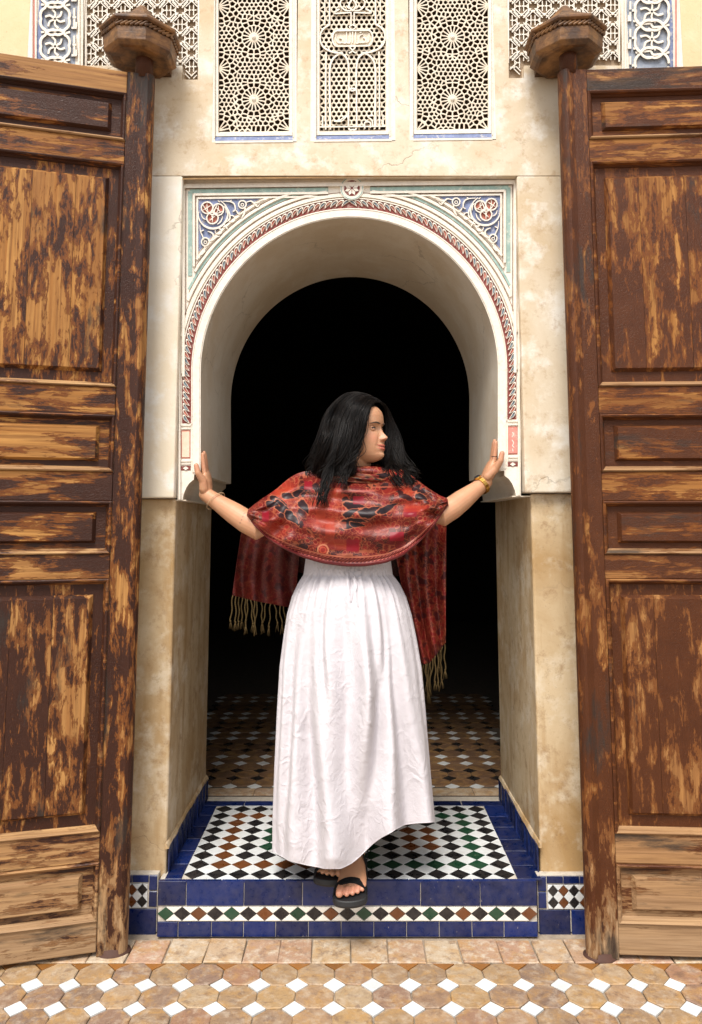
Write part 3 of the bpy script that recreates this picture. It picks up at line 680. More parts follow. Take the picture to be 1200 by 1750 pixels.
def rosette_seeds(cx, cys, half, box):
    cents = [(cx, y) for y in cys] + [(cx + sx*half, y + (cys[1]-cys[0])/2) for y in [cys[0]-(cys[1]-cys[0])] + list(cys) for sx in (-1, 1)]
    sd, so = [], []
    for c in cents:
        so.append(len(sd)); sd.append(c); sd += ring_pts(c, 14.6, 16, 0); sd += ring_pts(c, 26.0, 16, math.pi/16); sd += ring_pts(c, 32.0, 18, 0)
    pit = 7.8
    nx = int((box[1]-box[0]) / pit / 2) + 2; k = 0
    for j in range(-3, int((box[3]-box[2]) / (pit*.87)) + 3):
        for i in range(-nx, nx + 1):
            p = (cx + (i + .5 * (j % 2)) * pit + .9*math.sin(i*2.1+j), box[2] + j * pit * .87 + .9*math.cos(j*1.7+i))
            if box[0]-2 < p[0] < box[1]+2 and box[2]-2 < p[1] < box[3]+2 and min(math.hypot(p[0]-c[0], p[1]-c[1]) for c in cents) > 35.5: sd.append(p)
    ok = [i for i, p in enumerate(sd) if box[0]+1 < p[0] < box[1]-1 and box[2]+1 < p[1] < box[3]-1]
    # drop near duplicates where two rosettes meet
    out, keep = [], []
    for i in ok:
        if all(math.hypot(sd[i][0]-p[0], sd[i][1]-p[1]) > 4.0 for p in out): out.append(sd[i]); keep.append(i)
    return out, {k for k, i in enumerate(keep) if i in so}, cents
def wstrip(mb, x0, x1, y0, y1, Yb, Yf):
    mb.hexa([A(x0,y1,Yf),A(x1,y1,Yf),A(x1,y0,Yf),A(x0,y0,Yf)], [A(x0,y1,Yb),A(x1,y1,Yb),A(x1,y0,Yb),A(x0,y0,Yb)])
YT = -150
def window(a, b, bot, la, lb, kind, lab):
    tilt = .012 * ((a + b) / 2 - 597); bot2 = bot + tilt
    gl = (la, lb, YT, bot2 - 17)
    lat = MB()
    if kind == 'star':
        cx = (la + lb) / 2; sd, so, cents = rosette_seeds(cx, [64 - 212 + tilt, 64 - 106 + tilt, 64 + tilt, 170 + tilt], (lb - la) / 2, gl)
        vor_plate(lat, sd, gl, 2.25, YW, .015, so)
    else:
        sd = []; pit = 8.6
        for j in range(int((gl[3]-gl[2]) / (pit*.866)) + 1):
            for i in range(int((lb-la)/pit) + 2):
                p = (la - 1 + (i + .5*(j % 2)) * pit, gl[2] + 2 + j * pit * .866)
                if la + .5 < p[0] < lb - .5 and p[1] < gl[3]: sd.append(p)
        vor_plate(lat, sd, gl, 2.7, YW, .014, near=14)
    w = lat.build('window_screen', M['carving'], fac, label=lab)
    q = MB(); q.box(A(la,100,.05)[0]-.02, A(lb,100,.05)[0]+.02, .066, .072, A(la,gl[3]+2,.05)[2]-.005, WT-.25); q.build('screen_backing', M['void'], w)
    fr = MB()
    for s_ in (0, 1):
        e0 = (a if s_ == 0 else b); g0 = (la if s_ == 0 else lb); sg = 1 if s_ == 0 else -1
        mid_ = g0 - sg * 5
        x = sorted((g0, mid_)); wstrip(fr, x[0], x[1], YT, bot2 - 10.5, .08, .010 + .001*s_)
        x = sorted((mid_ - sg*.3, e0 - sg*.2)); wstrip(fr, x[0], x[1], YT, bot2 - .5, .08, .0012 + .0006*s_)
        xx = mid_ - sg * 1.6; fr.stroke([(xx, YT), (xx, 50), (xx, bot2 - 8)], 2.0, .02, -.0015, taper=.7)
    wstrip(fr, la - 4.5, lb + 4.5, bot2 - 17, bot2 - 10.8, .079, .0085)
    fr.build('frame', M['stucco'], w)
    q = MB()        # sloping blue sill below the screen
    q.hexa([A(la-6,bot2-3.2,.001),A(lb+6,bot2-3.2,.001),A(lb+5,bot2-10.6,.012),A(la-5,bot2-10.6,.012)], [A(la-6,bot2-3.2,.05),A(lb+6,bot2-3.2,.05),A(lb+5,bot2-10.6,.05),A(la-5,bot2-10.6,.05)]); q.build('sill', M['blue_paint'], w)
    q = MB(); wstrip(q, a + 6, b - 6, bot2 - 3, bot2 + .6, .03, -.002); q.build('sill_edge', M['stucco'], w)
    if kind == 'star':
        for c in cents:
            if la + 3 < c[0] < lb - 3 and YT < c[1] < gl[3] - 4:
                q = MB(); p = A(c[0], c[1], YW); q.ball(p, .0085, .008, .0085, 10, 6)
                q.build('rosette', M['stucco'], w)
    else:
        q = MB(); T = lambda x, y: (350 + x / 2.264, y / 2.264)
        def st(pts, wd, cl=False, h=.008, e=1): q.stroke([T(*c) for c in (pts if cl else catmull(pts, 6))], wd / 2.264, YW + .002, YW - h - .0012*random.random(), closed=cl, taper=.72, ends=e)
        mirx = lambda L: [(1144 - x, y) for x, y in L]
        def both(L, wd, **k): st(L, wd, **k); st(mirx(L), wd, **k)
        both([(483,-330),(483,-80),(483,40),(483,95)], 7); both([(465,-330),(465,40),(465,95)], 5)
        both([(483,95),(462,108),(448,130),(448,160),(465,186),(500,202),(535,206)], 7.5); both([(470,200),(468,300),(468,420),(468,500)], 7)
        both([(486,500),(484,380),(484,270),(496,228),(526,208),(552,232),(558,290),(558,340),(572,352)], 8.5); both([(572,342),(557,352),(557,395),(557,492),(572,502)], 8)
        st([(512+18*math.cos(t),148+30*math.sin(t)) for t in np.linspace(1.57,4.71,9)] + [(632+18*math.cos(t),148+30*math.sin(t)) for t in np.linspace(-1.57,1.57,9)], 7, True)
        st([(505,92+24),(572,92+22)], 3); 
        both([(558,206),(572,196),(562,184),(572,178)], 6)
        both([(572,96),(560,104),(572,116)], 5); both([(566,96),(566,60),(566,46)], 6); both([(566,48),(535,50),(500,50),(522,34)], 7)
        both([(572,-6),(558,22),(572,42)], 7); both([(568,40),(545,40),(526,22),(528,2),(548,-6)], 6); both([(548,22),(560,34)], 6)
        both([(572,-8),(572,-60),(540,-90),(520,-140),(540,-190),(572,-210)], 7)
        # the kufic line at the foot
        st([(440,490),(500,490),(560,490),(620,490),(700,490)], 6, h=.0095); st([(443,490),(443,450)], 6); st([(456,490),(456,446)], 6); st([(500,468),(530,468),(552,450),(556,490)], 6, h=.011); st([(520,468),(540,452)], 5)
        st([(620,498),(620,475),(640,475),(640,496)], 6, h=.011); st([(648,490),(648,468),(632,452),(652,448)], 6); st([(662,490),(662,448)], 6); st([(690,490),(690,446)], 6); st([(676,490),(676,460)], 5)
        # lettering in the cartouche
        wl_ = lambda L, wd=5: st(L, wd, h=.006)
        wl_([(508,132),(508,150),(516,164),(530,164),(532,150),(520,146)]); wl_([(530,164),(548,164),(548,124)]); wl_([(548,164),(562,164),(562,124)]); wl_([(572,166),(572,122)]); wl_([(584,122),(584,164),(596,164),(598,140),(612,132)])
        wl_([(596,164),(618,164),(622,150),(612,146)]); wl_([(618,164),(634,160),(636,130)]); wl_([(600,128),(606,124)])
        q.build('screen_lettering', M['stucco'], w)
        q = MB(); cp = [T(512+16*math.cos(t),148+26*math.sin(t)) for t in np.linspace(1.57,4.71,9)] + [T(632+16*math.cos(t),148+26*math.sin(t)) for t in np.linspace(-1.57,1.57,9)]
        q.prism([A(*c, YW - .0015) for c in cp], [A(*c, YW + .002) for c in cp]); q.build('cartouche_ground', M['carving'], w)
window(*WIN[0], 373, 495, 'star', 'pierced screen of star rosettes, left of the lettered one'); window(*WIN[1], 546, 660, 'comb', 'honeycomb screen with raised lettering and twin arches'); window(*WIN[2], 712, 835, 'star', 'pierced screen of star rosettes, right of the lettered one')

# --- carved panels and inscription bands beside the windows
YC = .020
def carved(x0, x1, xs0, xs1, seedx):
    bd = MB(); bd.box(A(x0,60,0)[0], A(x1,60,0)[0], YC + .0012, YC + .006, XZ(300,112)[1], WT-.25); bd.box(A(xs0,60,0)[0], A(xs1,60,0)[0], YC + .0012, YC + .006, XZ(300,136)[1] + .001, XZ(300,112)[1] - .0005)
    pn = bd.build('carved_panel', M['carve_ground'], fac)
    q = MB(); pit = 39.0
    inside = lambda p: (x0 + 2 < p[0] < x1 - 2 and -160 < p[1] < 109) or (xs0 + 2 < p[0] < xs1 - 2 and p[1] < 136 and p[1] > 50)
    def seg_(p0, p1, w, h):
        # keep only the stretch inside the stepped field
        n = max(2, int(math.hypot(p1[0]-p0[0], p1[1]-p0[1]) / 1.5)); cur = []
        for k in range(n + 1):
            t = k / n; p = (p0[0]+(p1[0]-p0[0])*t, p0[1]+(p1[1]-p0[1])*t)
            if inside(p): cur.append(p)
            else:
                if len(cur) > 2: q.stroke([cur[0], cur[len(cur)//2], cur[-1]], w, YC + .002, YC - h - .0016*random.random(), taper=.68)
                cur = []
        if len(cur) > 2: q.stroke([cur[0], cur[len(cur)//2], cur[-1]], w, YC + .002, YC - h - .0016*random.random(), taper=.68)
    ny = 8
    for i in range(-1, 7):
        for j in range(-5, 5):
            c = (seedx + i * pit + (pit/2 if j % 2 else 0), 14 + j * pit * .62)
            # eight-pointed star of two squares
            for ph in (0, math.pi/4):
                v = [(c[0]+11.2*math.cos(ph+k*math.pi/2), c[1]+11.2*math.sin(ph+k*math.pi/2)) for k in range(4)]
                for k in range(4): seg_(v[k], v[(k+1)%4], 2.5, .011)
            for k in range(4):
                an = math.pi/4 + k*math.pi/2; d_ = (math.cos(an), math.sin(an)); nn_ = (-d_[1], d_[0])
                for o_ in (-2.6, 2.6): seg_((c[0]+11*d_[0]+o_*nn_[0], c[1]+11*d_[1]+o_*nn_[1]), (c[0]+26*d_[0]+o_*nn_[0], c[1]+26*d_[1]+o_*nn_[1]), 2.3, .014)
            for sx in (-1, 1):
                seg_((c[0]+sx*11, c[1]), (c[0]+sx*19, c[1]), 2.6, .010); seg_((c[0]+sx*16, c[1]-9), (c[0]+sx*16, c[1]+9), 2.3, .012)
    q.build('interlace', M['stucco'], pn)
    for xa, xb in ((x0 - 1, x0 + 2.2), (x1 - 2.2, x1 + 1)): q = MB(); wstrip(q, xa, xb, -160, 111, .02, .002); q.build('panel_edge', M['stucco'], pn)
    # the deep shade between straps is put into the ground's dark colour
    return pn
carved(146, 340, 314, 339, 152); carved(868, 1059, 869, 893, 872)
def scroll_band(x0, x1, bot, flip):
    q = MB(); z0 = A(x0, bot, 0)[2]; a, b = A(x0, 50, 0)[0], A(x1, 50, 0)[0]
    q.box(a, b, -.004, -.0005, z0, WT-.25); bn = q.build('inscription_band', M['stucco'], fac)
    i0, i1 = (x0 + 15, x1 - 12) if not flip else (x0 + 10, x1 - 14)
    q = MB(); q.box(A(i0,50,0)[0], A(i1,50,0)[0], -.0050, -.003, A(x0,bot-6,0)[2], WT-.25); q.build('band_ground', M['band_ground'], bn)
    q = MB(); q.box(A(i0 if not flip else i1-10,50,0)[0], A(i0+10 if not flip else i1,50,0)[0], -.0054, -.003, A(x0,bot-6,0)[2]+.001, WT-.26); q.build('band_stripe', M['blue_paint'], bn)
    q = MB()
    for xx in ((x0+4.5, x0+11.5, x1-8.5, x1-3) if not flip else (x0+3, x0+8, x1-11, x1-4.5)):
        q.stroke([(xx, -160), (xx, 0), (xx, bot-1)], 3.6, 0, -.012, taper=.6)
    q.build('band_moulding', M['stucco'], bn)
    q = MB(); xx = x0 + 8 if not flip else x1 - 7.7; q.stroke([(xx, -160), (xx, 0), (xx, bot-1)], 2.2, -.003, -.0058, taper=1); q.build('pink_line', M['pink_paint'], bn)
    q = MB(); mid = (i0 + i1) / 2; sg = 1 if not flip else -1; rr = (i1 - i0) * .36
    for k in range(-4, 4):
        cy = 26 + k * 47; cx = mid - sg * 4
        lob = [(cx + (rr + 2.2*abs(math.sin(4*t))) * math.cos(t), cy + (rr*1.12 + 2.2*abs(math.sin(4*t))) * math.sin(t)) for t in np.linspace(0, 2*math.pi, 41)[:-1]]
        lob = [p for p in lob if p[1] < bot - 7]
        if len(lob) > 6: q.stroke(lob, 5.6, -.004, -.0155 - .001*random.random(), closed=len(lob) == 40, taper=.65)
        for a0 in range(6):
            an = a0 * math.pi / 3 + .3; L_ = [(cx + 2*math.cos(an), cy + 2*math.sin(an)), (cx + rr*.42*math.cos(an+.25), cy + rr*.42*math.sin(an+.25)), (cx + rr*.72*math.cos(an-.1), cy + rr*.72*math.sin(an-.1))]
            if cy + rr < bot: q.stroke(catmull(L_, 4), 4.4, -.004, -.013 - .002*random.random(), taper=.6)
        if cy + 26 < bot: 
            q.stroke(catmull([(cx - rr, cy+23), (cx-4, cy+20), (cx, cy+24), (cx+5, cy+27), (cx+rr+2, cy+23)], 4), 4.8, -.004, -.013, taper=.65)
        bx_ = mid + sg * (rr + 5)
        for (u, v, w_, h_) in ((0, -18, 0, 14), (-3, -2, 6, 0), (0, 0, 0, 16), (3, 6, 0, 10), (-5, 16, 9, 0)):
            if cy + v + h_ < bot - 6: q.stroke([(bx_ + sg*u, cy + v), (bx_ + sg*u + w_/2, cy + v + h_/2), (bx_ + sg*u + w_, cy + v + h_)], 4.2, -.004, -.0135 - .002*random.random(), taper=.7)
    q.build('carved_script', M['stucco'], bn)
scroll_band(50, 143.5, 122, False); scroll_band(1061.5, 1163, 134, True)
# smooth yellowish render beyond the bands
for (x0, x1) in ((-WX, A(49, 60, 0)[0]), (A(1164, 60, 0)[0], WX)):
    q = MB(); q.box(x0, x1, -.003, -.0004, ZT + .35, WT - .02); q.build('smooth_render', M['smooth_wall'], fac)
# ================================================================ tiled door step and tiled foot of the wall
FY = -.030                                   # front of the step
step = thing('doorstep', 'blue bordered tiled step with black and white diamond tiles in the doorway', 'step', (0, FY, 0))
SX0, SX1 = PZ(269, 1520, TREAD)[0], PZ(919, 1520, TREAD)[0]
SX0, SX1 = P(269, 1550, FY)[0], P(919, 1550, FY)[0]
m = MB(); m.box(SX0 + .002, SX1 - .002, FY + .005, .030, 0, TREAD - .003); m.box(-JX + .002, JX - .002, .030, BACK + .03, 0, TREAD - .003); m.build('step_core', M['grout_pale'], step)
def put_tile(kind, poly, loc, par, mat, rot=(0,0,0), h=.005, axis='z', bev=.0015):
    return link(kind, tile_mesh(kind, poly, h, mat, bev, axis), par, loc, rot)
def rect_poly(w, d, j=.0): return jit([(-w/2,-d/2),(w/2,-d/2),(w/2,d/2),(-w/2,d/2)], j)
# tread field
CP = .0718; X00 = -7 * CP - .0125; Y00 = .020
hc = CP / 2
dia = shrink([(0,-hc),(hc,0),(0,hc),(-hc,0)], .0010)
TM = {k: [tile_mesh(k, jit(dia, .0006), .004, M['t_' + k], .0008) for _ in range(3)] for k in ('black','white','green','brown')}
def colour(i, j):
    if i in (0, 7, 14) or j in (0, 8): return 'black'
    left = i < 7; ring = (i in (1, 6) or j in (1, 7)) if left else (i in (8, 13) or j in (1, 7))
    if ring: return 'brown' if left else 'green'
    if i in (2, 5, 9, 12) or j in (2, 6): return 'black'
    return 'green' if left else 'brown'
for i in range(15):
    for j in range(9):
        c = colour(i, j); link(c + '_tile', random.choice(TM[c]), step, (X00 + i*CP + random.gauss(0,.0004), Y00 + j*CP, TREAD + random.gauss(0,.0002)), (random.gauss(0,.003), random.gauss(0,.003), random.gauss(0,.012)))
        if i < 14 and j < 8: link('white_tile', random.choice(TM['white']), step, (X00 + (i+.5)*CP, Y00 + (j+.5)*CP, TREAD), (random.gauss(0,.003), random.gauss(0,.003), random.gauss(0,.012)))
half = {k: tile_mesh('white_half_tile', p, .004, M['t_white'], .0008) for k, p in {'f': [(-hc+.0015,.0),(0,hc-.0012),(hc-.0015,.0)][::-1], 'b': [(-hc+.0015,0),(hc-.0015,0),(0,-hc+.0012)][::-1]}.items()}
halfs = {'l': tile_mesh('white_half_tile', [(0,-hc+.0015),(hc-.0012,0),(0,hc-.0015)], .004, M['t_white'], .0008), 'r': tile_mesh('white_half_tile', [(0,-hc+.0015),(0,hc-.0015),(-hc+.0012,0)], .004, M['t_white'], .0008)}
for i in range(14):
    link('white_half_tile', half['f'], step, (X00 + (i+.5)*CP, Y00 - hc + .0005, TREAD)); link('white_half_tile', half['b'], step, (X00 + (i+.5)*CP, Y00 + 8*CP + hc - .0005, TREAD))
for j in range(8):
    link('white_half_tile', halfs['l'], step, (X00 - hc + .0005, Y00 + (j+.5)*CP, TREAD)); link('white_half_tile', halfs['r'], step, (X00 + 14*CP + hc - .0005, Y00 + (j+.5)*CP, TREAD))
fx0, fx1, fy0, fy1 = X00 - hc, X00 + 14*CP + hc, Y00 - hc, Y00 + 8*CP + hc
# blue border of the tread
def run(a, b, n, f):
    e = np.linspace(a, b, n + 1); e[1:-1] += rng.normal(0, .006, n - 1)
    for k in range(n): f(e[k], e[k+1])
bl = lambda x0, x1, y0, y1: put_tile('blue_tile', rect_poly(x1-x0-.002, y1-y0-.002, .0006), ((x0+x1)/2, (y0+y1)/2, TREAD + random.gauss(0,.0003)), step, M['t_blue'])
run(SX0, SX1, 6, lambda a, b: bl(a, b, FY, fy0))
run(-JX, JX, 7, lambda a, b: bl(a, b, fy1, fy1 + .052))
run(fy0, fy1, 6, lambda a, b: bl(-JX + .006, fx0, a, b)); run(fy0, fy1, 6, lambda a, b: bl(fx1, JX - .006, a, b))
# riser
def blf(x0, x1, z0, z1, Y, par=step, mat='t_blue', kind='blue_tile', j=.0005):
    return put_tile(kind, rect_poly(x1-x0-.0022, z1-z0-.0022, j), ((x0+x1)/2, Y + random.gauss(0,.0004), (z0+z1)/2), par, M[mat], (random.gauss(0,.004), 0, 0), .006, 'y')
zr1, zr2 = P(597, 1551, FY)[2], P(597, 1575, FY)[2]
xs_ = [SX0] + [P(x, 1530, FY)[0] for x in (318, 417, 517, 617, 719, 821)] + [SX1]
for a, b in zip(xs_[:-1], xs_[1:]): blf(a, b, zr1 + .004, TREAD + .0005, FY)
xs_ = [SX0] + [P(x, 1590, FY)[0] for x in (304, 361, 416, 471, 527, 583, 639, 695, 751, 807, 862)] + [SX1]
for a, b in zip(xs_[:-1], xs_[1:]): blf(a, b, .001, zr2 - .001, FY)
nd_ = 23; pd = (SX1 - SX0) / nd_; hz = (zr1 - zr2) / 2; zc = (zr1 + zr2) / 2 + .002
dd = shrink([(0,-hz+.001),(pd/2-.0008,0),(0,hz-.001),(-pd/2+.0008,0)], .0004)
RM = {k: tile_mesh(k, dd, .004, M['t_' + k], .0007, 'y') for k in ('black','green','brown')}
tu = tile_mesh('cream_tile', [(-pd/2+.0016,hz-.0006),(0,.0016),(pd/2-.0016,hz-.0006)][::-1], .004, M['t_cream'], .0006, 'y'); td = tile_mesh('cream_tile', [(-pd/2+.0016,-hz+.0006),(pd/2-.0016,-hz+.0006),(0,-.0016)], .004, M['t_cream'], .0006, 'y')
seq = ['green','black','brown','black']
for k in range(nd_):
    c = seq[k % 4]; x = SX0 + (k + .5) * pd
    link(c + '_tile', RM[c], step, (x, FY - .0006, zc), (0, random.gauss(0,.02), 0))
    if k < nd_ - 1:
        link('cream_tile', tu, step, (x + pd/2, FY, zc)); link('cream_tile', td, step, (x + pd/2, FY, zc))
# tiles up the two jambs beside the step (each stands on edge against the reveal)
SKH = .094
def jamb_tiles(sx):
    e = np.linspace(.026, .70, 11) + np.r_[0, rng.normal(0, .005, 9), 0]
    for a, b in zip(e[:-1], e[1:]):
        hh = SKH - .012 + random.gauss(0, .0015)
        m = tile_mesh('blue_tile', rect_poly(b - a - .002, hh, .0006), .005, M['t_blue'], .0012, 'y')
        link('blue_tile', m, fac, (sx * (JX - .006), (a + b) / 2, TREAD + hh / 2 + .001), (0, 0, sx * math.pi / 2))
    q = MB(); n = 12; L = []
    for k in range(n + 1):
        y = .012 + (.71 - .012) * k / n; z = TREAD + SKH - .010 + random.gauss(0, .0015)
        L.append((y, z))
    q.loft([[(sx*(JX+.002), y, z - .004), (sx*(JX-.010+random.gauss(0,.001)), y, z - .003), (sx*(JX-.004), y, z + .009), (sx*(JX+.002), y, z + .012)] for y, z in L]); q.build('plaster_lip', M['ochre'], fac)
jamb_tiles(-1); jamb_tiles(1)
# dado blocks each side of the step
YD = .000
def dado(sx):
    mxp = (lambda x: x) if sx < 0 else (lambda x: 1188.5 - x)
    X = lambda x, y=1530: P(mxp(x), y, YD)[0]
    z = lambda y: P(597, y + (0 if sx < 0 else 2), YD)[2]
    a0, a1 = sorted((X(170), X(269))); 
    q = MB(); q.box(a0, a1, YD + .005, .035, 0, z(1495)); q.build('dado_bed', M['grout_pale'], fac)
    def T(x0, x1, y0, y1, mat='t_blue', kind='blue_tile'):
        a, b = sorted((X(x0), X(x1))); blf(a, b, z(y1), z(y0), YD, fac, mat, kind)
    T(170, 197, 1496, 1509); T(197, 225, 1496, 1509); T(225, 253.5, 1496, 1509); T(254, 268.5, 1496, 1522); T(254, 268.5, 1523, 1551)
    T(216, 268.5, 1553, 1604) if sx < 0 else T(214, 268.5, 1553, 1604); T(170, 215 if sx < 0 else 213, 1553, 1604)
    # diamond field, whole and half tiles clipped to its frame
    fx = sorted((X(180), X(252))); fz = (z(1551.5), z(1510.5)); w = abs(X(252) - X(216)) / 2.0
    hx, hz_ = w / 1.0 * .5, (fz[1] - fz[0]) / 4
    edge = X(252)
    for i in range(0, 9):
        for j in range(-1, 5):
            if (i + j) % 1: continue
            cx = edge - sx * (-1) * 0 + (sx * i * hx); cz = fz[0] + (j + 0.0) * hz_ * 1.0
            if (i + j) % 2 == 0: 
                white = True
            else: white = False
            poly = [(cx, cz - hz_), (cx + hx, cz), (cx, cz + hz_), (cx - hx, cz)]
            # checker of diamonds: centres on one diagonal lattice only
            if (i + j) % 2: continue
            white = (i % 2 == 0) if True else white
            for (pnt, nr) in (((fx[0], 0), (-1, 0)), ((fx[1], 0), (1, 0)), ((0, fz[0]), (0, -1)), ((0, fz[1]), (0, 1))):
                poly = clip_half(poly, pnt, nr)
                if len(poly) < 3: break
            if len(poly) < 3: continue
            pa = np.array(poly); keep = [k for k in range(len(pa)) if np.hypot(*(pa[k]-pa[k-1])) > .0012]; pa = pa[keep]
            if len(pa) < 3: continue
            c = pa.mean(0); rel = [(q_[0]-c[0], q_[1]-c[1]) for q_ in pa]
            area = sum(rel[k-1][0]*rel[k][1] - rel[k][0]*rel[k-1][1] for k in range(len(rel)))
            if area < 0: rel = rel[::-1]
            if abs(area) < 4e-5: continue
            rel = [tuple(np.array(r_) * (1 - .0012 / max(.004, math.hypot(*r_)))) for r_ in rel]
            colr = 'white' if white else ('black' if (i % 4 == 1) else 'brown')
            put_tile(colr + '_tile', rel, (c[0], YD - .0003, c[1]), fac, M['t_' + colr], (0,0,0), .005, 'y', .0007)
dado(-1); dado(1)
# ================================================================ door leaves and the wooden blocks they hang from
LW = .735; TH = .055
def zr(y, Y=-.125): return P(1040, y, Y)[2]
ZB, ZTOP = zr(1621), zr(129)
# heights of the rails (bottom to top) read off the right leaf
RAIL = [(ZB, zr(1568)), (zr(1467), zr(1416)), (zr(988), zr(946)), (zr(857), zr(807)), (zr(711), zr(664)), (zr(285), zr(247)), (zr(166), ZTOP)]
ST = .080
def door(name, label, base, rz, flip, tone, wearb):
    t = thing('door_leaf', label, 'door', base, rz, 'tall wooden door leaves')
    f = -1 if flip else 1
    def bm(): return MB()
    def fin(mb, nm, axis, wear, grey=0., tn=None, bv=.0025, par=None, sm=False, soot=0.):
        mb.v = [(f * x, y, z) for x, y, z in mb.v]
        o = link(nm, mb.mesh(nm, [M['wood_v' if axis == 'z' else 'wood_h']], sm), par or t, local=True, seed=random.uniform(0, 40), wear=wear, tone=tone if tn is None else tn, grey=grey, soot=soot)
        if par is not None: o.matrix_parent_inverse = Matrix.Identity(4)
        if bv: bevel(o, bv, 2)
        return o
    # hanging stile: rounded on the pivot side, split so that the foot may weather differently
    def stile(z0, z1, wear, grey):
        m = bm(); prof = [(ST, -TH/2), (ST, TH/2), (.03, TH/2)] + [(.022 - .034*math.cos(a), -.004 + .034*math.sin(a)) for a in np.linspace(1.3, -1.3, 10)] + [(.035, -TH/2)]
        m.loft([[(x, y, z) for x, y in prof] for z in np.linspace(z0, z1, 10)]); return fin(m, 'stile', 'z', wear, grey, bv=0, soot=.02 if flip else .045)
    stile(ZB - .012, ZTOP, .475 if flip else .452, .06)
    m = bm(); m.box(LW - .085, LW, -TH/2, TH/2, ZB, ZTOP); fin(m, 'meeting_stile', 'z', wearb, .1)
    RW = ([.05, .03, .0, .0, .0, .01, .10] if flip else [.05, .05, -.03, .02, -.02, .04, -.02])
    for k, (a, b) in enumerate(RAIL):
        m = bm(); m.box(ST + .001, LW - .086, -TH/2 + .001, TH/2 - .001, a, b); fin(m, 'rail', 'x', .5 + RW[k], (.75, .45, .1, .0, .0, .0, .2)[k], bv=.003, soot=.13 if (k == 6 and not flip) else 0.)
    PW = ([.03, -.015, -.025, .03, .012, -.055] if flip else [.02, -.03, -.05, -.055, -.020, -.005])
    for k in range(6):
        z0, z1 = RAIL[k][1], RAIL[k+1][0]; x0, x1 = ST + .001, LW - .086; gy = (.65, .12, .0, .0, .0, .0)[k]; big = k in (1, 4)
        # moulding round the opening
        m = bm(); mw = .017; sill = bm(); main = m
        for (a, b, c, d, ax) in ((x0, x1, z0, z0 + mw, 0), (x0, x1, z1 - mw, z1, 0), (x0, x0 + mw, z0, z1, 1), (x1 - mw, x1, z0, z1, 1)):
            if ax == 0:
                lo, hi = (z0, z0 + mw) if c == z0 else (z1, z1 - mw); s_ = 1 if hi > lo else -1; m = sill if s_ > 0 else main
                pr = [(-TH/2 - .004, 0), (-TH/2 - .007, .004), (-TH/2 - .004, .009), (-TH/2 + .006, .012), (-TH/2 + .013, .017), (-TH/2 + .018, .017), (-TH/2 + .018, 0)]
                m.loft([[(xx + sg * min(h_, .017), y, lo + s_ * h_) for y, h_ in pr] for xx, sg in ((a, 1), (b, -1))])
            else:
                lo, s_ = (x0, 1) if a == x0 else (x1, -1); m = main
                pr = [(-TH/2 - .0038, 0), (-TH/2 - .0068, .004), (-TH/2 - .0038, .009), (-TH/2 + .006, .012), (-TH/2 + .013, .017), (-TH/2 + .018, .017), (-TH/2 + .018, 0)]
                m.loft([[(lo + s_ * h_, y, zz + sg * min(h_, .017)) for y, h_ in pr] for zz, sg in ((z0, 1), (z1, -1))])
        fin(main, 'moulding', 'x', .45 + .09*gy, gy * .6, bv=0); fin(sill, 'moulding', 'x', .56, max(gy, .55), bv=0)
        # sunken field
        m = bm(); m.box(x0 + .002, x1 - .002, -TH/2 + .016, TH/2 - .012, z0 + .002, z1 - .002); pn = fin(m, 'panel', 'z' if big else 'x', .455 + PW[k] * .35, gy * .8, bv=0)
        # raised field
        e = .052; a, b, c, d = x0 + e - .005, x1 - e + .005, z0 + (.05 if big else .034), z1 - (.05 if big else .034)
        yb, yf = -TH/2 + .0155, -TH/2 + .001
        if big:
            n = 4; xs = np.linspace(a, b, n + 1); xs[1:-1] += rng.normal(0, .012, n - 1)
            for i in range(n):
                m = bm(); l, r = xs[i] + (.0001 if i else 0), xs[i+1] - (.0001 if i < n-1 else 0); bl_ = .011 if i == 0 else .0004; br_ = .011 if i == n-1 else .0004; dy = random.uniform(-.0002, .0002)
                m.hexa([(l+bl_, yf+dy, c+.011), (r-br_, yf+dy, c+.011), (r-br_, yf+dy, d-.011), (l+bl_, yf+dy, d-.011)], [(l, yb, c), (r, yb, c), (r, yb, d), (l, yb, d)])
                fin(m, 'plank', 'z', .5 + PW[k] + random.uniform(-.014, .014), gy, bv=0, par=pn)
        else:
            m = bm(); m.hexa([(a+.011, yf, c+.008), (b-.011, yf, c+.008), (b-.011, yf, d-.008), (a+.011, yf, d-.008)], [(a, yb, c), (b, yb, c), (b, yb, d), (a, yb, d)])
            fin(m, 'raised_panel', 'x', .5 + PW[k], gy, bv=.0008, par=pn)
    # pivot shoe and pin
    m = MB(); n = 20
    prof = [(.044, -.026), (.051, -.022), (.051, -.012), (.043, -.009), (.041, .002)]
    m.loft([[(f*.030 + r_*math.cos(2*math.pi*i/n), -.004 + r_*.8*math.sin(2*math.pi*i/n), ZB + z_) for i in range(n)] for r_, z_ in prof]); o = link('pivot_shoe', m.mesh('pivot_shoe', [M['iron']], True), t, local=True)
    m = MB(); m.loft([[(f*.026 + .03*math.cos(2*math.pi*i/n), -.004 + .03*math.sin(2*math.pi*i/n), z_) for i in range(n)] for z_ in (ZTOP - .01, ZTOP + .16)]); o = link('pivot_post', m.mesh('pivot_post', [M['wood_v']], True), t, local=True, seed=3.3, wear=.4, tone=.5, grey=0.)
    return t
LB = P(236, 870, -.100); RB = P(983, 870, -.130)
door('l', 'left hand door leaf, wide patches of bare golden wood through flaking brown paint', (LB[0], -.100, 0), R(15.5), True, .15, .49)
door('r', 'right hand door leaf, darker reddish brown varnish with thin worn streaks', (RB[0], -.130, 0), R(-3.2), False, .75, .45)
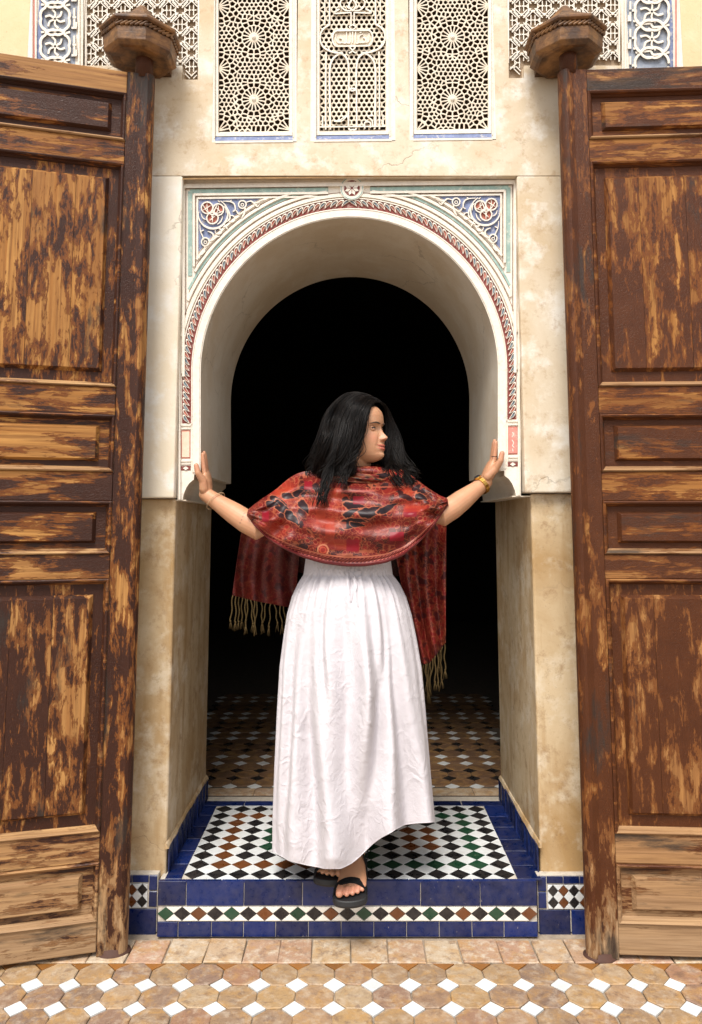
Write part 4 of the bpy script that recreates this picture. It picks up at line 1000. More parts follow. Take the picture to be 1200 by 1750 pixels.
def cap(px, lab, tilt):
    cy = -.105; cx = P(px, 70, cy)[0]
    t = thing('pivot_block', lab, 'wooden bracket', (cx, cy, 2.88), 0, 'carved wooden blocks over the door pivots')
    def oct(r_, z, ph=R(22.5), n=8): return [(cx + r_*math.cos(2*math.pi*i/n + ph), cy + .95*r_*math.sin(2*math.pi*i/n + ph), z + tilt * (r_*math.cos(2*math.pi*i/n + ph))) for i in range(n)]
    zb = 2.903
    q = MB(); q.loft([oct(.070, zb + .004), oct(.100, zb - .001), oct(.112, zb + .002), oct(.124, zb + .013), oct(.127, zb + .016)]); bevel(q.build('lower_lip', M['cap'], t), .002)
    q = MB(); q.loft([oct(.124, zb + .0162), oct(.128, zb + .060), oct(.129, zb + .062)]); bevel(q.build('body', M['cap'], t), .002)
    q = MB(); q.loft([oct(.121, zb + .0622), oct(.122, zb + .081)]); q.build('neck', M['cap'], t)
    q = MB(); ring = oct(.129, zb + .0715)
    for i in range(8):
        a, b = Vector(ring[i]), Vector(ring[(i+1) % 8]); n = 6
        for k in range(n):
            c = a.lerp(b, (k + .5) / n); d = (b - a).normalized(); q.tube([c - d*.010 - Vector((0,0,.006)), c + d*.010 + Vector((0,0,.006))], [.0050,.0050], 6)
    q.build('rope_moulding', M['cap'], t, smooth=True)
    q = MB(); q.loft([oct(.134, zb + .0815), oct(.143, zb + .086), oct(.143, zb + .095), oct(.137, zb + .100)]); bevel(q.build('cornice', M['cap'], t), .002)
    q = MB(); q.loft([oct(.134, zb + .1002), oct(.090, zb + .132), oct(.058, zb + .156), oct(.030, zb + .188), oct(.012, zb + .208)]); q.build('cap', M['cap'], t)
    q = MB(); q.box(cx - .085, cx + .085, -.022, .03, zb + .01, zb + .095); q.build('tenon', M['cap'], t)
cap(241, 'octagonal wooden pivot block above the left golden door', -.05); cap(966, 'octagonal wooden pivot block above the right reddish door', .05)
# ================================================================ the woman in the doorway
V3 = lambda q: np.array(q, float)
base = PZ(604, 1500, TREAD)
person = thing('person', 'woman in white skirt and red patterned shawl standing with both hands on the arch', 'person', (base[0], .02, TREAD))
# ---- head, in its own frame: x forward, y to her left, z up, origin between the eyes' level and the ears
HEADO = V3(P(618.0, 738.5, .045)); YAW, TILT, ROLL = R(60), R(6), R(-1)
fwd = V3((math.sin(YAW), -math.cos(YAW), 0)); lft = V3((math.cos(YAW), math.sin(YAW), 0)); upv = V3((0, 0, 1))
hx = fwd * math.cos(TILT) + upv * math.sin(TILT); hz_ = -fwd * math.sin(TILT) + upv * math.cos(TILT); hy = lft
HM = np.stack([hx, hy, hz_], 1); HS = .915
def H(q): return HEADO + HM @ (V3(q) * HS)
def gs(x, s): return np.exp(-(x / s) ** 2)
zf = [-.122,-.116,-.108,-.099,-.090,-.082,-.0765,-.072,-.067,-.060,-.052,-.045,-.030,-.012,.004,.018,.030,.050,.068,.085,.100,.111,.116]
xf = [.046, .071, .0835,.0865,.0815,.0865,.0890,.0870,.0910,.0880,.0850,.0835,.0815,.0810,.0820,.0875,.0905,.0905,.0860,.0740,.0540,.0280,.004]
zb = [-.122,-.10,-.075,-.05,-.02,.02,.05,.075,.095,.108,.116]; xb = [.000,-.030,-.055,-.068,-.084,-.096,-.096,-.086,-.066,-.038,-.004]
zw = [-.122,-.116,-.108,-.099,-.085,-.070,-.050,-.030,.0,.03,.06,.08,.098,.109,.116]; yw = [.014,.025,.034,.042,.051,.0575,.0635,.067,.0695,.0725,.0715,.065,.050,.032,.004]
nz, na = 190, 220
Zs = np.r_[np.linspace(-.122, .09, 160), .09 + (.116 - .09) * np.sin(np.linspace(0, math.pi/2, 31))[1:]]; nz = len(Zs)
al = np.linspace(0, 2*np.pi, na, endpoint=False)
ZZ, AA = np.meshgrid(Zs, al, indexing='ij')
from_ = lambda zs, vs: np.interp(ZZ, zs, vs)
Xf, Xb, Yw = from_(zf, xf), from_(zb, xb), from_(zw, yw)
ca, sa = np.cos(AA), np.sin(AA)
Xsm = from_([-.122,-.112,-.100,-.085,-.065,-.045,-.02,.004,.018,.030,.050,.068,.085,.100,.111,.116], [.046,.068,.0775,.0800,.0815,.0820,.0815,.0815,.0865,.0900,.0905,.0860,.0740,.0540,.0280,.004])
fy0 = np.abs(Yw * sa)
Xf = Xsm + (Xf - Xsm) * np.exp(-(fy0 / .021) ** 2)
nexp = 2.25
den = (np.abs(ca) ** nexp + np.abs(sa) ** nexp) ** (1 / nexp)
X = np.where(ca > 0, Xf, -Xb) * 0 + np.where(ca > 0, (Xf + .0) * ca / den, (-Xb) * ca / den); Yh = Yw * sa / den
front = ca > 0
fy = np.abs(Yh)
# smile, cheeks, eye hollows
X = X - front * (.0115 * gs(ZZ - .001, .0125) * gs(fy - .030, .0175)) + front * .0045 * gs(ZZ + .037, .017) * gs(fy - .036, .018)
X = X + front * .0030 * gs(ZZ - .020, .006) * gs(fy - .030, .020)
# nose: ridge, tip and wings
ridge = np.interp(ZZ, [-.053,-.0490,-.0455,-.041,-.036,-.028,-.015,.000,.010], [0,.004,.0170,.0252,.0262,.0200,.0110,.0050,0])
wid = np.interp(ZZ, [-.056,-.048,-.040,-.025,0,.01], [.0105,.0108,.0104,.0085,.0080,.010])
X = X + front * ridge * np.exp(-(fy / wid) ** 2.6)
X = X + front * .0115 * gs(ZZ + .0420, .0062) * gs(fy - .0125, .0052)
X = X - front * .004 * gs(ZZ + .0420, .010) * gs(fy - .0215, .004)
# lips with the corners drawn up
cz = 6.5 * fy ** 2
lipw = np.clip(1 - (fy / .026) ** 3, 0, 1) * front
zl = ZZ + .0725 - cz
X = X + lipw * (.0030 * gs(zl - .0048, .0036) + .0036 * gs(zl + .0060, .0044)) - front * .0040 * gs(zl, .0020) * gs(fy, .0245)
X = X - front * .0035 * gs(fy - .0285, .0045) * gs(zl - .002, .006) + front * .0028 * gs(fy - .036, .008) * gs(zl, .014)
X = X - lipw * .0012 * gs(ZZ + .059, .004) * gs(fy, .003)
hv = np.stack([X, Yh, ZZ], -1).reshape(-1, 3)
mb = MB()
rings = [[H(hv[i*na + j]) for j in range(na)] for i in range(nz)]
mb.loft(rings)
mb.ball(H((-.006, .0715, -.012)), .010, .018, .030, 14, 9); mb.ball(H((-.006, -.0715, -.012)), .010, .018, .030, 14, 9)
def W(px, py, Y): return V3(P(px, py, Y))
# ---- neck, torso, hips
def oval(c, rx, ry, n=28, yaw=0): return [V3(c) + V3((rx*math.cos(a)*math.cos(yaw) - ry*math.sin(a)*math.sin(yaw), rx*math.cos(a)*math.sin(yaw) + ry*math.sin(a)*math.cos(yaw), 0)) for a in np.linspace(0, 2*math.pi, n, endpoint=False)]
nk = W(608, 818, .075)
mb.loft([oval(nk - V3((.0,0,.035)), .066, .055), oval(nk, .052, .050), oval(nk + V3((.003,-.006,.03)), .048, .049), oval(nk + V3((.006,-.014,.06)), .048, .052), oval(H((-.02, 0, -.06)), .042, .046)])
tz = lambda y: W(604, y, .07)[2]
mb.loft([oval((-.006,.075,tz(1075)), .155, .115), oval((-.006,.075,tz(1035)), .160, .115), oval((-.006,.070,tz(985)), .128, .092), oval((-.006,.068,tz(950)), .124, .088), oval((-.004,.060,tz(905)), .142, .098), oval((-.002,.058,tz(870)), .150, .102),
         oval((.0,.066,tz(845)), .158, .085), oval((.002,.074,tz(828)), .145, .070), oval((.004,.078,tz(815)), .085, .056)])
# ---- arms
def arm(sh, el, wr, r):
    sh, el, wr = V3(sh), V3(el), V3(wr); q = []
    pts = [sh, sh*.5 + el*.5, el*.85 + sh*.15, el, el*.8 + wr*.2, el*.55 + wr*.45, el*.2 + wr*.8, wr]
    mb.tube(pts, r, 20)
EL = W(439, 903, -.035); WL = W(352, 845, .052)
ER = W(757, 880, -.030); WR_ = W(830, 824, .050)
arm(W(520, 838, .075), EL, WL, [.052,.046,.041,.0395,.0395,.0365,.0275,.0245])
arm(W(690, 838, .075), ER, WR_, [.052,.046,.041,.0390,.0388,.0360,.0270,.0240])
# ---- hands: laid flat on the two reveals, thumb round the front edge
def hand(wr, side, palm_top, xs, lean):
    # side -1: hand on the left reveal (x = xs); fingers point up the wall
    wr = V3(wr); s = side
    zt = palm_top
    def Q(dx, y, z): return V3((xs - s * dx, y, z))
    z0 = wr[2]
    # palm: wedge from wrist to knuckles
    rings = []
    for t, hw, th in ((0, .024, .021), (.25, .030, .021), (.55, .036, .0185), (.85, .038, .0155), (1.0, .036, .012)):
        c = wr * (1 - t) + Q(.016, .070, zt) * t; bow = math.sin(t * math.pi) * .004
        rings.append([c + V3((s*-1*0 - s * bow + th * math.cos(a) * .95, hw * math.sin(a), 0)) for a in np.linspace(0, 2*math.pi, 18, endpoint=False)])
    mb.loft(rings)
    for k, (dy, L, r) in enumerate(((-.028, .068, .0083), (-.009, .076, .0087), (.0105, .071, .0082), (.029, .056, .0072))):
        b = Q(.0165, .070 + dy, zt - .012); dl = lean + .0 * k; spread = (k - 1.3) * .05
        p1 = b + V3((s*.000, spread*.3*L, L * .42)) + V3((lean*L*.4, 0, 0)); p1[0] = xs - s * .0125
        p2 = b + V3((0, spread*.7*L, L * .78)); p2[0] = xs - s * .0098; p3 = b + V3((0, spread*L, L * 1.04)); p3[0] = xs - s * .0088
        mb.tube([b - V3((0,0,.012)), b, p1, p2, p3], [r*1.08, r*1.1, r*1.0, r*.93, r*.80], 12)
    # thumb: from the heel of the hand, out in front of the edge, tip resting on the arch face
    tb = wr + V3((s*.004, -.018, .018)); 
    t1 = V3((xs - s*.014, .028, z0 + .046)); t2 = V3((xs + s*.002, .014, z0 + .073)); t3 = V3((xs + s*.008, .0150, z0 + .098))
    mb.tube([tb, t1, t2, t3], [.0165,.0145,.0108,.0088], 12)
    mb.ball((wr + t1) / 2 + V3((0, .004, .008)), .017, .022, .026, 12, 8)
    return t3
XL = A(343, 790, .05)[0]; XR = A(851, 770, .05)[0]
ZWL = P(350, 806, .06)[2]; ZWR = P(843, 786, .06)[2]
thL = hand(WL, -1, ZWL, XL, 0); thR = hand(WR_, 1, ZWR, XR, 0)
# ---- legs and feet
FX = -.012
def leg(hip, knee, ank, r): mb.tube([hip, V3(hip)*.5 + V3(knee)*.5, knee, V3(knee)*.62 + V3(ank)*.38, V3(knee)*.2 + V3(ank)*.8, ank], r, 18)
AF = V3((.012, .028, .275)); AB = V3((-.085, .150, .275))
leg((.075,.078,tz(1045)), (.050,-.005,.66), AF, [.080,.070,.052,.052,.034,.033])
leg((-.085,.078,tz(1045)), (-.085,.060,.66), AB, [.080,.070,.052,.052,.034,.033])
SOLE = .023
def foot(heel, ang, mir, pit=0):
    # heel point on the tread, pointing along ang (0 = straight out to the courtyard); mir=-1 flips inner/outer
    c, s = math.cos(ang), math.sin(ang); z0 = TREAD + SOLE
    def T(l, a, z): a = a * mir; return V3((heel[0] + l*s*1 + a*c, heel[1] - l*c + a*s, z0 + z + (pit * (.105 - l))))   # l along, a across (+ = outer)
    rings = []
    for l, a, hw, zc, hh in ((-.004, 0, .018, .026, .020), (.012, 0, .027, .030, .030), (.035, 0, .030, .040, .040), (.065, .0, .031, .043, .043), (.095, .001, .034, .034, .034), (.125, .002, .039, .026, .026), (.155, .003, .044, .019, .019), (.180, .003, .046, .0150, .0150), (.192, .002, .044, .0135, .0125)):
        rings.append([T(l, a + hw*math.cos(t), zc + hh*math.sin(t)) for t in np.linspace(0, 2*math.pi, 22, endpoint=False)])
    mb.loft(rings)
    tips = []
    for k, (a, l0, L, r) in enumerate(((-.0285, .188, .040, .0125), (-.0068, .190, .034, .0085), (.0098, .188, .029, .0080), (.0245, .183, .025, .0075), (.0375, .176, .020, .0070))):
        mb.tube([T(l0 - .02, a*.95, .013), T(l0, a, .0125), T(l0 + L*.5, a*1.01, .0145 if k else .0135), T(l0 + L, a*1.0, .0100 if k else .0125)], [r*1.05, r*1.0, r*1.0, r*.95], 12)
        tips.append(T(l0 + L, a, .012))
    return T, tips
TF, tipsF = foot((.014, .062), R(-7), 1, .12)
TB, tipsB = foot((-.088, .165), R(4), -1)
# ---- one skin: fuse the volumes
raw = mb.mesh('body_raw', [M['skin']], True)
tmp = bpy.data.objects.new('tmp', raw); COL.objects.link(tmp)
rm = tmp.modifiers.new('r', 'REMESH'); rm.mode = 'VOXEL'; rm.voxel_size = .0024; rm.adaptivity = 0
smm = tmp.modifiers.new('s', 'SMOOTH'); smm.factor = .5; smm.iterations = 3
dg = bpy.context.evaluated_depsgraph_get(); body_me = bpy.data.meshes.new_from_object(tmp.evaluated_get(dg)); body_me.name = 'body'
bpy.data.objects.remove(tmp)
# skin tints painted per vertex: lips, cheeks, brows' ground, knuckles, nails
nv = len(body_me.vertices); co = np.empty(nv * 3); body_me.vertices.foreach_get('co', co); co = co.reshape(-1, 3)
loc = ((co - HEADO) @ HM) / HS; hxv, hyv, hzv = loc.T
SK = np.array((.50, .262, .148)); tint = np.tile(SK, (nv, 1))
n1 = vnoise(co[:,0]*30 + 5, co[:,2]*30, 3, 4)[:,None]; tint *= .86 + .26 * n1; tint[:,1:] *= (.95 + .1 * vnoise(co[:,0]*60, co[:,2]*60 + co[:,1]*40, 9, 3))[:,None]
def blend(mask, col, k): 
    global tint
    w = (np.clip(mask, 0, 1) * k)[:,None]; tint = tint * (1 - w) + np.array(col) * w
inhead = (np.abs(hyv) < .08) & (hzv > -.12) & (hzv < .12) & (hxv > .02)
ay = np.abs(hyv)
zl_ = hzv + .0725 - 6.5 * ay**2
upper = (np.abs(zl_ - .0042) < .0058 * np.clip(1 - (ay/.0285)**2, 0, 1)); lower = (np.abs(zl_ + .0058) < .0062 * np.clip(1 - (ay/.0265)**2, 0, 1))
blend(inhead * gs(ay - .040, .018) * gs(hzv + .036, .017), (.58,.21,.135), .42)
blend(inhead * gs(ay, .012) * gs(hzv + .043, .010), (.60,.26,.17), .35)
blend(inhead * gs(ay - .031, .018) * gs(hzv - .001, .010), (.34,.155,.085), .40)
blend(inhead & upper, (.36,.070,.055), .85); blend(inhead & lower, (.44,.10,.072), .8); blend(inhead * gs(zl_, .0020) * gs(ay, .027), (.12,.02,.015), .9)
for tip in tipsF: 
    d = np.linalg.norm(co - (tip + V3((0, 0, .006))), axis=1); blend(gs(d, .020), (.56,.24,.17), .5)
for t_ in (thL, thR): blend(gs(np.linalg.norm(co - t_, axis=1), .014), (.56,.21,.15), .45)
hh = (np.abs(co[:,0] - XL) < .05) & (co[:,2] > ZWL) | (np.abs(co[:,0] - XR) < .05) & (co[:,2] > ZWR)
blend(hh * 1.0, (.54,.25,.155), .35)
# a short line of small tattooed marks on the forearm near the shawl
for k in range(4):
    c = W(421 - 2.2*k, 878 + 5.2*k, 0); d = np.hypot(co[:,0] - c[0], co[:,2] - c[2]); blend((d < .0028) * (co[:,1] < EL[1] + .03) * 1.0, (.12,.09,.08), .55)
ca_ = body_me.color_attributes.new('tint', 'FLOAT_COLOR', 'POINT'); ca_.data.foreach_set('color', np.c_[tint, np.ones(nv)].ravel())
body_me.materials.clear(); body_me.materials.append(M['skin']); body_me.polygons.foreach_set('use_smooth', [True]*len(body_me.polygons))
body = link('body', body_me, person)
# ---- eyes, lids, lashes, brows
EYEM = simple('eye_white', (.42,.36,.33), .15, .5, .05, 40, 0); IRM = simple('iris_brown', (.030,.013,.007), .45, .3); LASH = simple('lash', (.010,.007,.006), .6); BROW = simple('brow_hair', (.045,.026,.017), .7)
for sy in (1, -1):
    ec = V3((.0615, sy * .0315, -.0005)); er = .0118
    q = MB(); Mx = Matrix([[HM[i][j] for j in range(3)] for i in range(3)]); q.ball(H(ec), er, nu=20, nv=14, M=Mx); q.build('eye', EYEM, person, smooth=True)
    q = MB(); gaze = V3((1, -.30, -.05)); gaze /= np.linalg.norm(gaze); u1 = np.cross(gaze, (0,0,1)); u1 /= np.linalg.norm(u1); u2 = np.cross(u1, gaze)
    ring = lambda d, r: [H(ec + gaze * d + (u1*math.cos(a) + u2*math.sin(a)) * r) for a in np.linspace(0, 2*math.pi, 18, endpoint=False)]
    q.loft([ring(er - .0030, .0070), ring(er + .0001, .0066), ring(er + .0006, .0045)]); q.build('iris', IRM, person, smooth=True)
    def lid(up):
        q = MB(); rows = []
        for i in range(9):                       # from lid edge back into the socket
            row = []
            for j in range(15):
                t = j / 14; az = (-1.5 + 3.0 * t); arch = max(0, math.cos(az * math.pi / 2 / 1.02)) ** .75 if abs(az) < 1.02 else 0
                el0 = (.25 * arch + .05) if up else (-.17 * arch + .05); el1 = 1.35 if up else -1.25
                el = el0 + (el1 - el0) * i / 8; rr = er + .0011 + .0012 * math.sin(min(1, i / 3) * math.pi / 2)
                row.append(H(ec + V3((math.cos(el)*math.cos(az), math.cos(el)*math.sin(az), math.sin(el))) * rr))
            rows.append(row)
        q.loft(rows, cap=False, closed=False); o = q.build('eyelid', M['skin'], person, smooth=True)
        c2 = o.data.color_attributes.new('tint', 'FLOAT_COLOR', 'POINT'); c2.data.foreach_set('color', np.tile(np.r_[SK * (.80, .74, .72), 1], len(o.data.vertices)))
        e = [H(ec + V3((math.cos(v_)*math.cos(a_), math.cos(v_)*math.sin(a_), math.sin(v_))) * (er + .0018)) for a_, v_ in [(a_, .25 * max(0, math.cos(a_ * math.pi / 2 / 1.02)) ** .75 + .055) for a_ in np.linspace(-1.02, 1.02, 14)]]
        if up:
            q = MB(); q.tube(e, [.0007]+[.0015]*12+[.0010], 6); q.build('eyelashes', LASH, person)
    lid(True); lid(False)
    q = MB(); L = []
    for t in np.linspace(0, 1, 9):
        y = .012 + .040 * t; z = .0165 + .0055 * math.sin(t * 2.3) - .004 * t * t
        xs_f = np.interp(z, zf, xf); x = xs_f * max(0, 1 - (y / (np.interp(z, zw, yw) + .0005)) ** nexp) ** (1 / nexp) + .0022
        L.append(H((x, sy * y, z)))
    q.tube(L, [.0014,.0024,.0029,.0029,.0027,.0023,.0018,.0012,.0007], 6, sx=1.0); q.build('eyebrow', BROW, person)

# ---- hair: a close cap and many strands laid along guide locks
mbh = MB()
cap_rows = []
for i in range(26):
    row = []
    for j in range(44):
        th_ = (i / 25) * 2.25; ph = 2 * math.pi * j / 44
        # around the crown; held back from the face
        d = V3((math.sin(th_)*math.cos(ph), math.sin(th_)*math.sin(ph), math.cos(th_)))
        lim = .86 + .98 * (1 - math.cos(ph)) / 2 * 1.5
        th2 = min(th_, lim); d = V3((math.sin(th2)*math.cos(ph), math.sin(th2)*math.sin(ph), math.cos(th2)))
        row.append(H(V3((-.006 + (.106 if d[0] < 0 else .106) * d[0], .084 * d[1], .012 + .116 * d[2]))))
    cap_rows.append(row)
mbh.loft(cap_rows, cap=False)
hair = mbh.build('hair', M['hair'], person, smooth=True)
def C(px, py, Y, lift=.008):
    if Y is not None and Y < 5: return V3(P(px, py, Y))
    # on the near surface of the hair cap
    d = V3(_dir(px, py)); d /= np.linalg.norm(d); o = V3((CX, CY, CZ)); S_ = np.array((1/.106, 1/.084, 1/.116)) / (1 + lift / .1)
    lo = (HM.T @ (o - HEADO)) / HS - V3((-.006, 0, .012)); ld = (HM.T @ d) / HS; lo, ld = lo * S_, ld * S_
    a, b, c = ld @ ld, lo @ ld, lo @ lo - 1; q = b*b - a*c
    t = (-b - math.sqrt(q)) / a if q > 0 else -b / a
    return o + d * t
N_ = None
# guide locks: rows of (px, py, depth or None = lying on the head); neighbours are blended
near = [  # the side toward the courtyard, from the parting over the temple and ear to the shoulder
 [(648,688,N_),(640,688,N_),(632,698,N_),(627,716,N_),(622,738,N_),(614,757,-.036),(607,775,-.038),(602,792,-.045),(599,808,-.055)],
 [(647,686,N_),(636,684,N_),(625,697,N_),(618,718,N_),(612,742,N_),(603,768,-.046),(597,785,-.046),(592,798,-.046),(588,810,-.052)],
 [(645,683,N_),(630,679,N_),(613,694,N_),(602,718,N_),(597,744,-.050),(588,772,-.055),(580,790,-.046),(574,801,-.030),(569,810,-.020)],
 [(641,680,N_),(620,674,N_),(598,690,N_),(586,716,N_),(578,745,-.035),(570,774,-.048),(562,790,-.030),(557,802,-.008),(553,812,.010)],
 [(635,677,N_),(608,672,N_),(582,690,N_),(568,716,N_),(560,746,-.010),(553,772,.000),(549,792,.012),(545,805,.030),(545,818,.050)],
 [(628,674,N_),(598,672,.060),(571,692,.055),(557,718,.046),(548,748,.035),(543,772,.040),(538,790,.050),(535,802,.058),(536,812,.070)],
 [(622,672,.080),(590,675,.092),(566,696,.092),(552,722,.086),(544,750,.080),(538,774,.076),(533,790,.074),(530,800,.076),(531,808,.085)]]
far = [   # the other side, seen beyond the face and chin
 [(649,687,.050),(657,696,.092),(660,716,.118),(661,742,.118),(660,766,.098),(660,786,.070),(664,803,.020),(668,812,-.020)],
 [(648,685,.056),(661,697,.108),(668,720,.130),(671,746,.126),(671,770,.104),(674,794,.070),(681,812,.005),(690,832,-.040)],
 [(646,683,.066),(660,696,.122),(672,722,.146),(679,750,.138),(682,776,.114),(688,798,.085),(696,808,.040),(701,820,.000)],
 [(642,680,.078),(656,693,.135),(672,722,.160),(685,752,.150),(688,778,.125),(693,795,.100),(699,802,.085),(706,808,.075)]]
back = [  # behind the neck, filling the dark between the two sides
 [(610,674,.10),(600,700,.145),(600,740,.160),(604,775,.150),(610,800,.13)],
 [(590,680,.10),(572,705,.135),(566,745,.140),(562,780,.130),(560,806,.115)],
 [(625,676,.10),(636,700,.15),(640,740,.165),(645,775,.155),(655,803,.13)]]
hm = MB()
def strand(pts, w, segs=3):
    hm.tube(pts, [w*.7] + [w]*(len(pts)-2) + [w*.25], 4, round_ends=False)
def lay(guides, n, jit_, w, wave, seed):
    r = np.random.default_rng(seed); K = len(guides); G_ = [np.array(catmull([C(*p) for p in g], 4)) for g in guides]
    m = min(len(g) for g in G_)
    for i in range(n):
        u = r.random() * (K - 1); a = int(u); f = u - a; b = min(a + 1, K - 1)
        pts = G_[a][:m] * (1 - f) + G_[b][:m] * f; t = np.linspace(0, 1, m)
        L = .70 + .36 * r.random() if r.random() < .55 else 1.0
        if K == 7 and 1.4 < u < 5.2 and r.random() < .40: L = .80 + .16 * r.random()
        if L > 1: L = 1.0
        cl = u * 2.1 + .6*math.sin(u*5); ph = cl + r.normal(0, .22); lk = int(u * 5); am = wave * (np.clip(t - .25, 0, 1) * 1.33) ** 1.2 * (1 + .5*r.normal())
        off = np.stack([am * np.sin(11*t + ph + lk*1.7) + .012*math.sin(lk*2.9)*t**2, am*.8*np.cos(10*t + ph + 1 + lk), am*.25*np.sin(9*t + ph)], 1)
        bulk = r.normal(0, 1, 3) * jit_ * (.12 + .88 * t[:,None] ** 1.1); fine = np.cumsum(r.normal(0, .0003, (m, 3)), 0)
        bulk2 = np.stack([np.zeros(m), -np.abs(r.normal(0, .005)) * np.sin(np.pi*np.clip(t*1.4,0,1)), np.zeros(m)], 1)
        q = pts + off + bulk + fine + bulk2
        k = max(5, int(m * L)); strand([tuple(x) for x in q[:k]], w * (.7 + .6*r.random()))
lay(back, 160, .012, .0016, .004, 1); lay(near, 1250, .0062, .0009, .0150, 2); lay(far, 520, .0060, .0009, .0175, 3)
lay([[(598,690,N_),(586,716,N_),(578,745,-.038),(569,774,-.052),(560,800,-.060),(552,830,-.088),(546,870,-.108)], [(606,690,N_),(593,716,N_),(584,745,-.040),(574,774,-.054),(566,800,-.062),(561,828,-.088),(552,856,-.108)]], 110, .0036, .0009, .013, 8)
lay([[(620,694,N_),(610,720,N_),(604,748,N_),(594,778,-.050),(586,806,-.062),(580,836,-.098)], [(626,694,N_),(616,720,N_),(610,748,N_),(601,778,-.050),(597,804,-.062),(594,828,-.090)]], 60, .0042, .0008, .012, 9)
lay([near[0][:], near[1][:]], 26, .004, .0008, .010, 5); lay([far[3], [(642,681,.08),(656,697,.14),(674,728,.16),(686,758,.155),(694,780,.14),(702,795,.12),(712,803,.10),(722,805,.08)]], 22, .006, .0007, .012, 6)
hs_ = hm.build('hair_strands', M['hair'], person, smooth=True); hs_['kind'] = 'stuff'
# ---------------------------------------------------------------- clothes
def grid_mesh(name, Pg, mat, par, colors=None, thick=0, uv=True, name2=None, subsurf=0):
    nu, nv_ = Pg.shape[:2]; vs = Pg.reshape(-1, 3)
    idx = np.arange(nu*nv_).reshape(nu, nv_); fs = np.stack([idx[:-1,:-1], idx[1:,:-1], idx[1:,1:], idx[:-1,1:]], -1).reshape(-1, 4)
    me = bpy.data.meshes.new(name); me.from_pydata(vs.tolist(), [], fs.tolist()); me.materials.append(mat)
    me.polygons.foreach_set('use_smooth', [True]*len(me.polygons))
    if colors is not None:
        c = me.color_attributes.new('print', 'FLOAT_COLOR', 'POINT'); c.data.foreach_set('color', np.c_[colors.reshape(-1, 3), np.ones(nu*nv_)].ravel())
    me.update(); o = link(name, me, par)
    if par is not None and par.parent is not None: o.matrix_parent_inverse = Matrix.Identity(4)
    if thick:
        m = o.modifiers.new('thick', 'SOLIDIFY'); m.thickness = thick; m.offset = 0
    return o
# ---- skirt
KS = [  # (left px, right px, py, half depth, centre depth)
 (523,667,952,.088,.068),(521,669,968,.092,.068),(519,671,982,.095,.066),(509,683,998,.108,.064),(499,694,1020,.125,.060),(491,703,1050,.138,.054),(485,711,1090,.148,.048),(479,719,1140,.156,.042),(475,727,1220,.166,.034),(471,735,1310,.178,.026),(468,743,1400,.190,.018),(468,750,1470,.200,.012)]
nP, nQ = 420, 260
py_ = np.array([k[2] for k in KS], float)
hem_x = [468, 480, 500, 530, 560, 585, 600, 612, 630, 650, 668, 690, 715, 748]; hem_y = [1455, 1462, 1470, 1480, 1485, 1485, 1476, 1466, 1450, 1430, 1417, 1411, 1407, 1404]
phi = np.linspace(-np.pi, np.pi, nP + 1); t_ = np.linspace(0, 1, nQ) ** 1.0
SKP = np.zeros((nP + 1, nQ, 3))
rF = np.random.default_rng(11)
gat = [(int(k), rF.uniform(0, 6.28), rF.uniform(.5, 1)) for k in (24, 31, 37, 44, 53)]
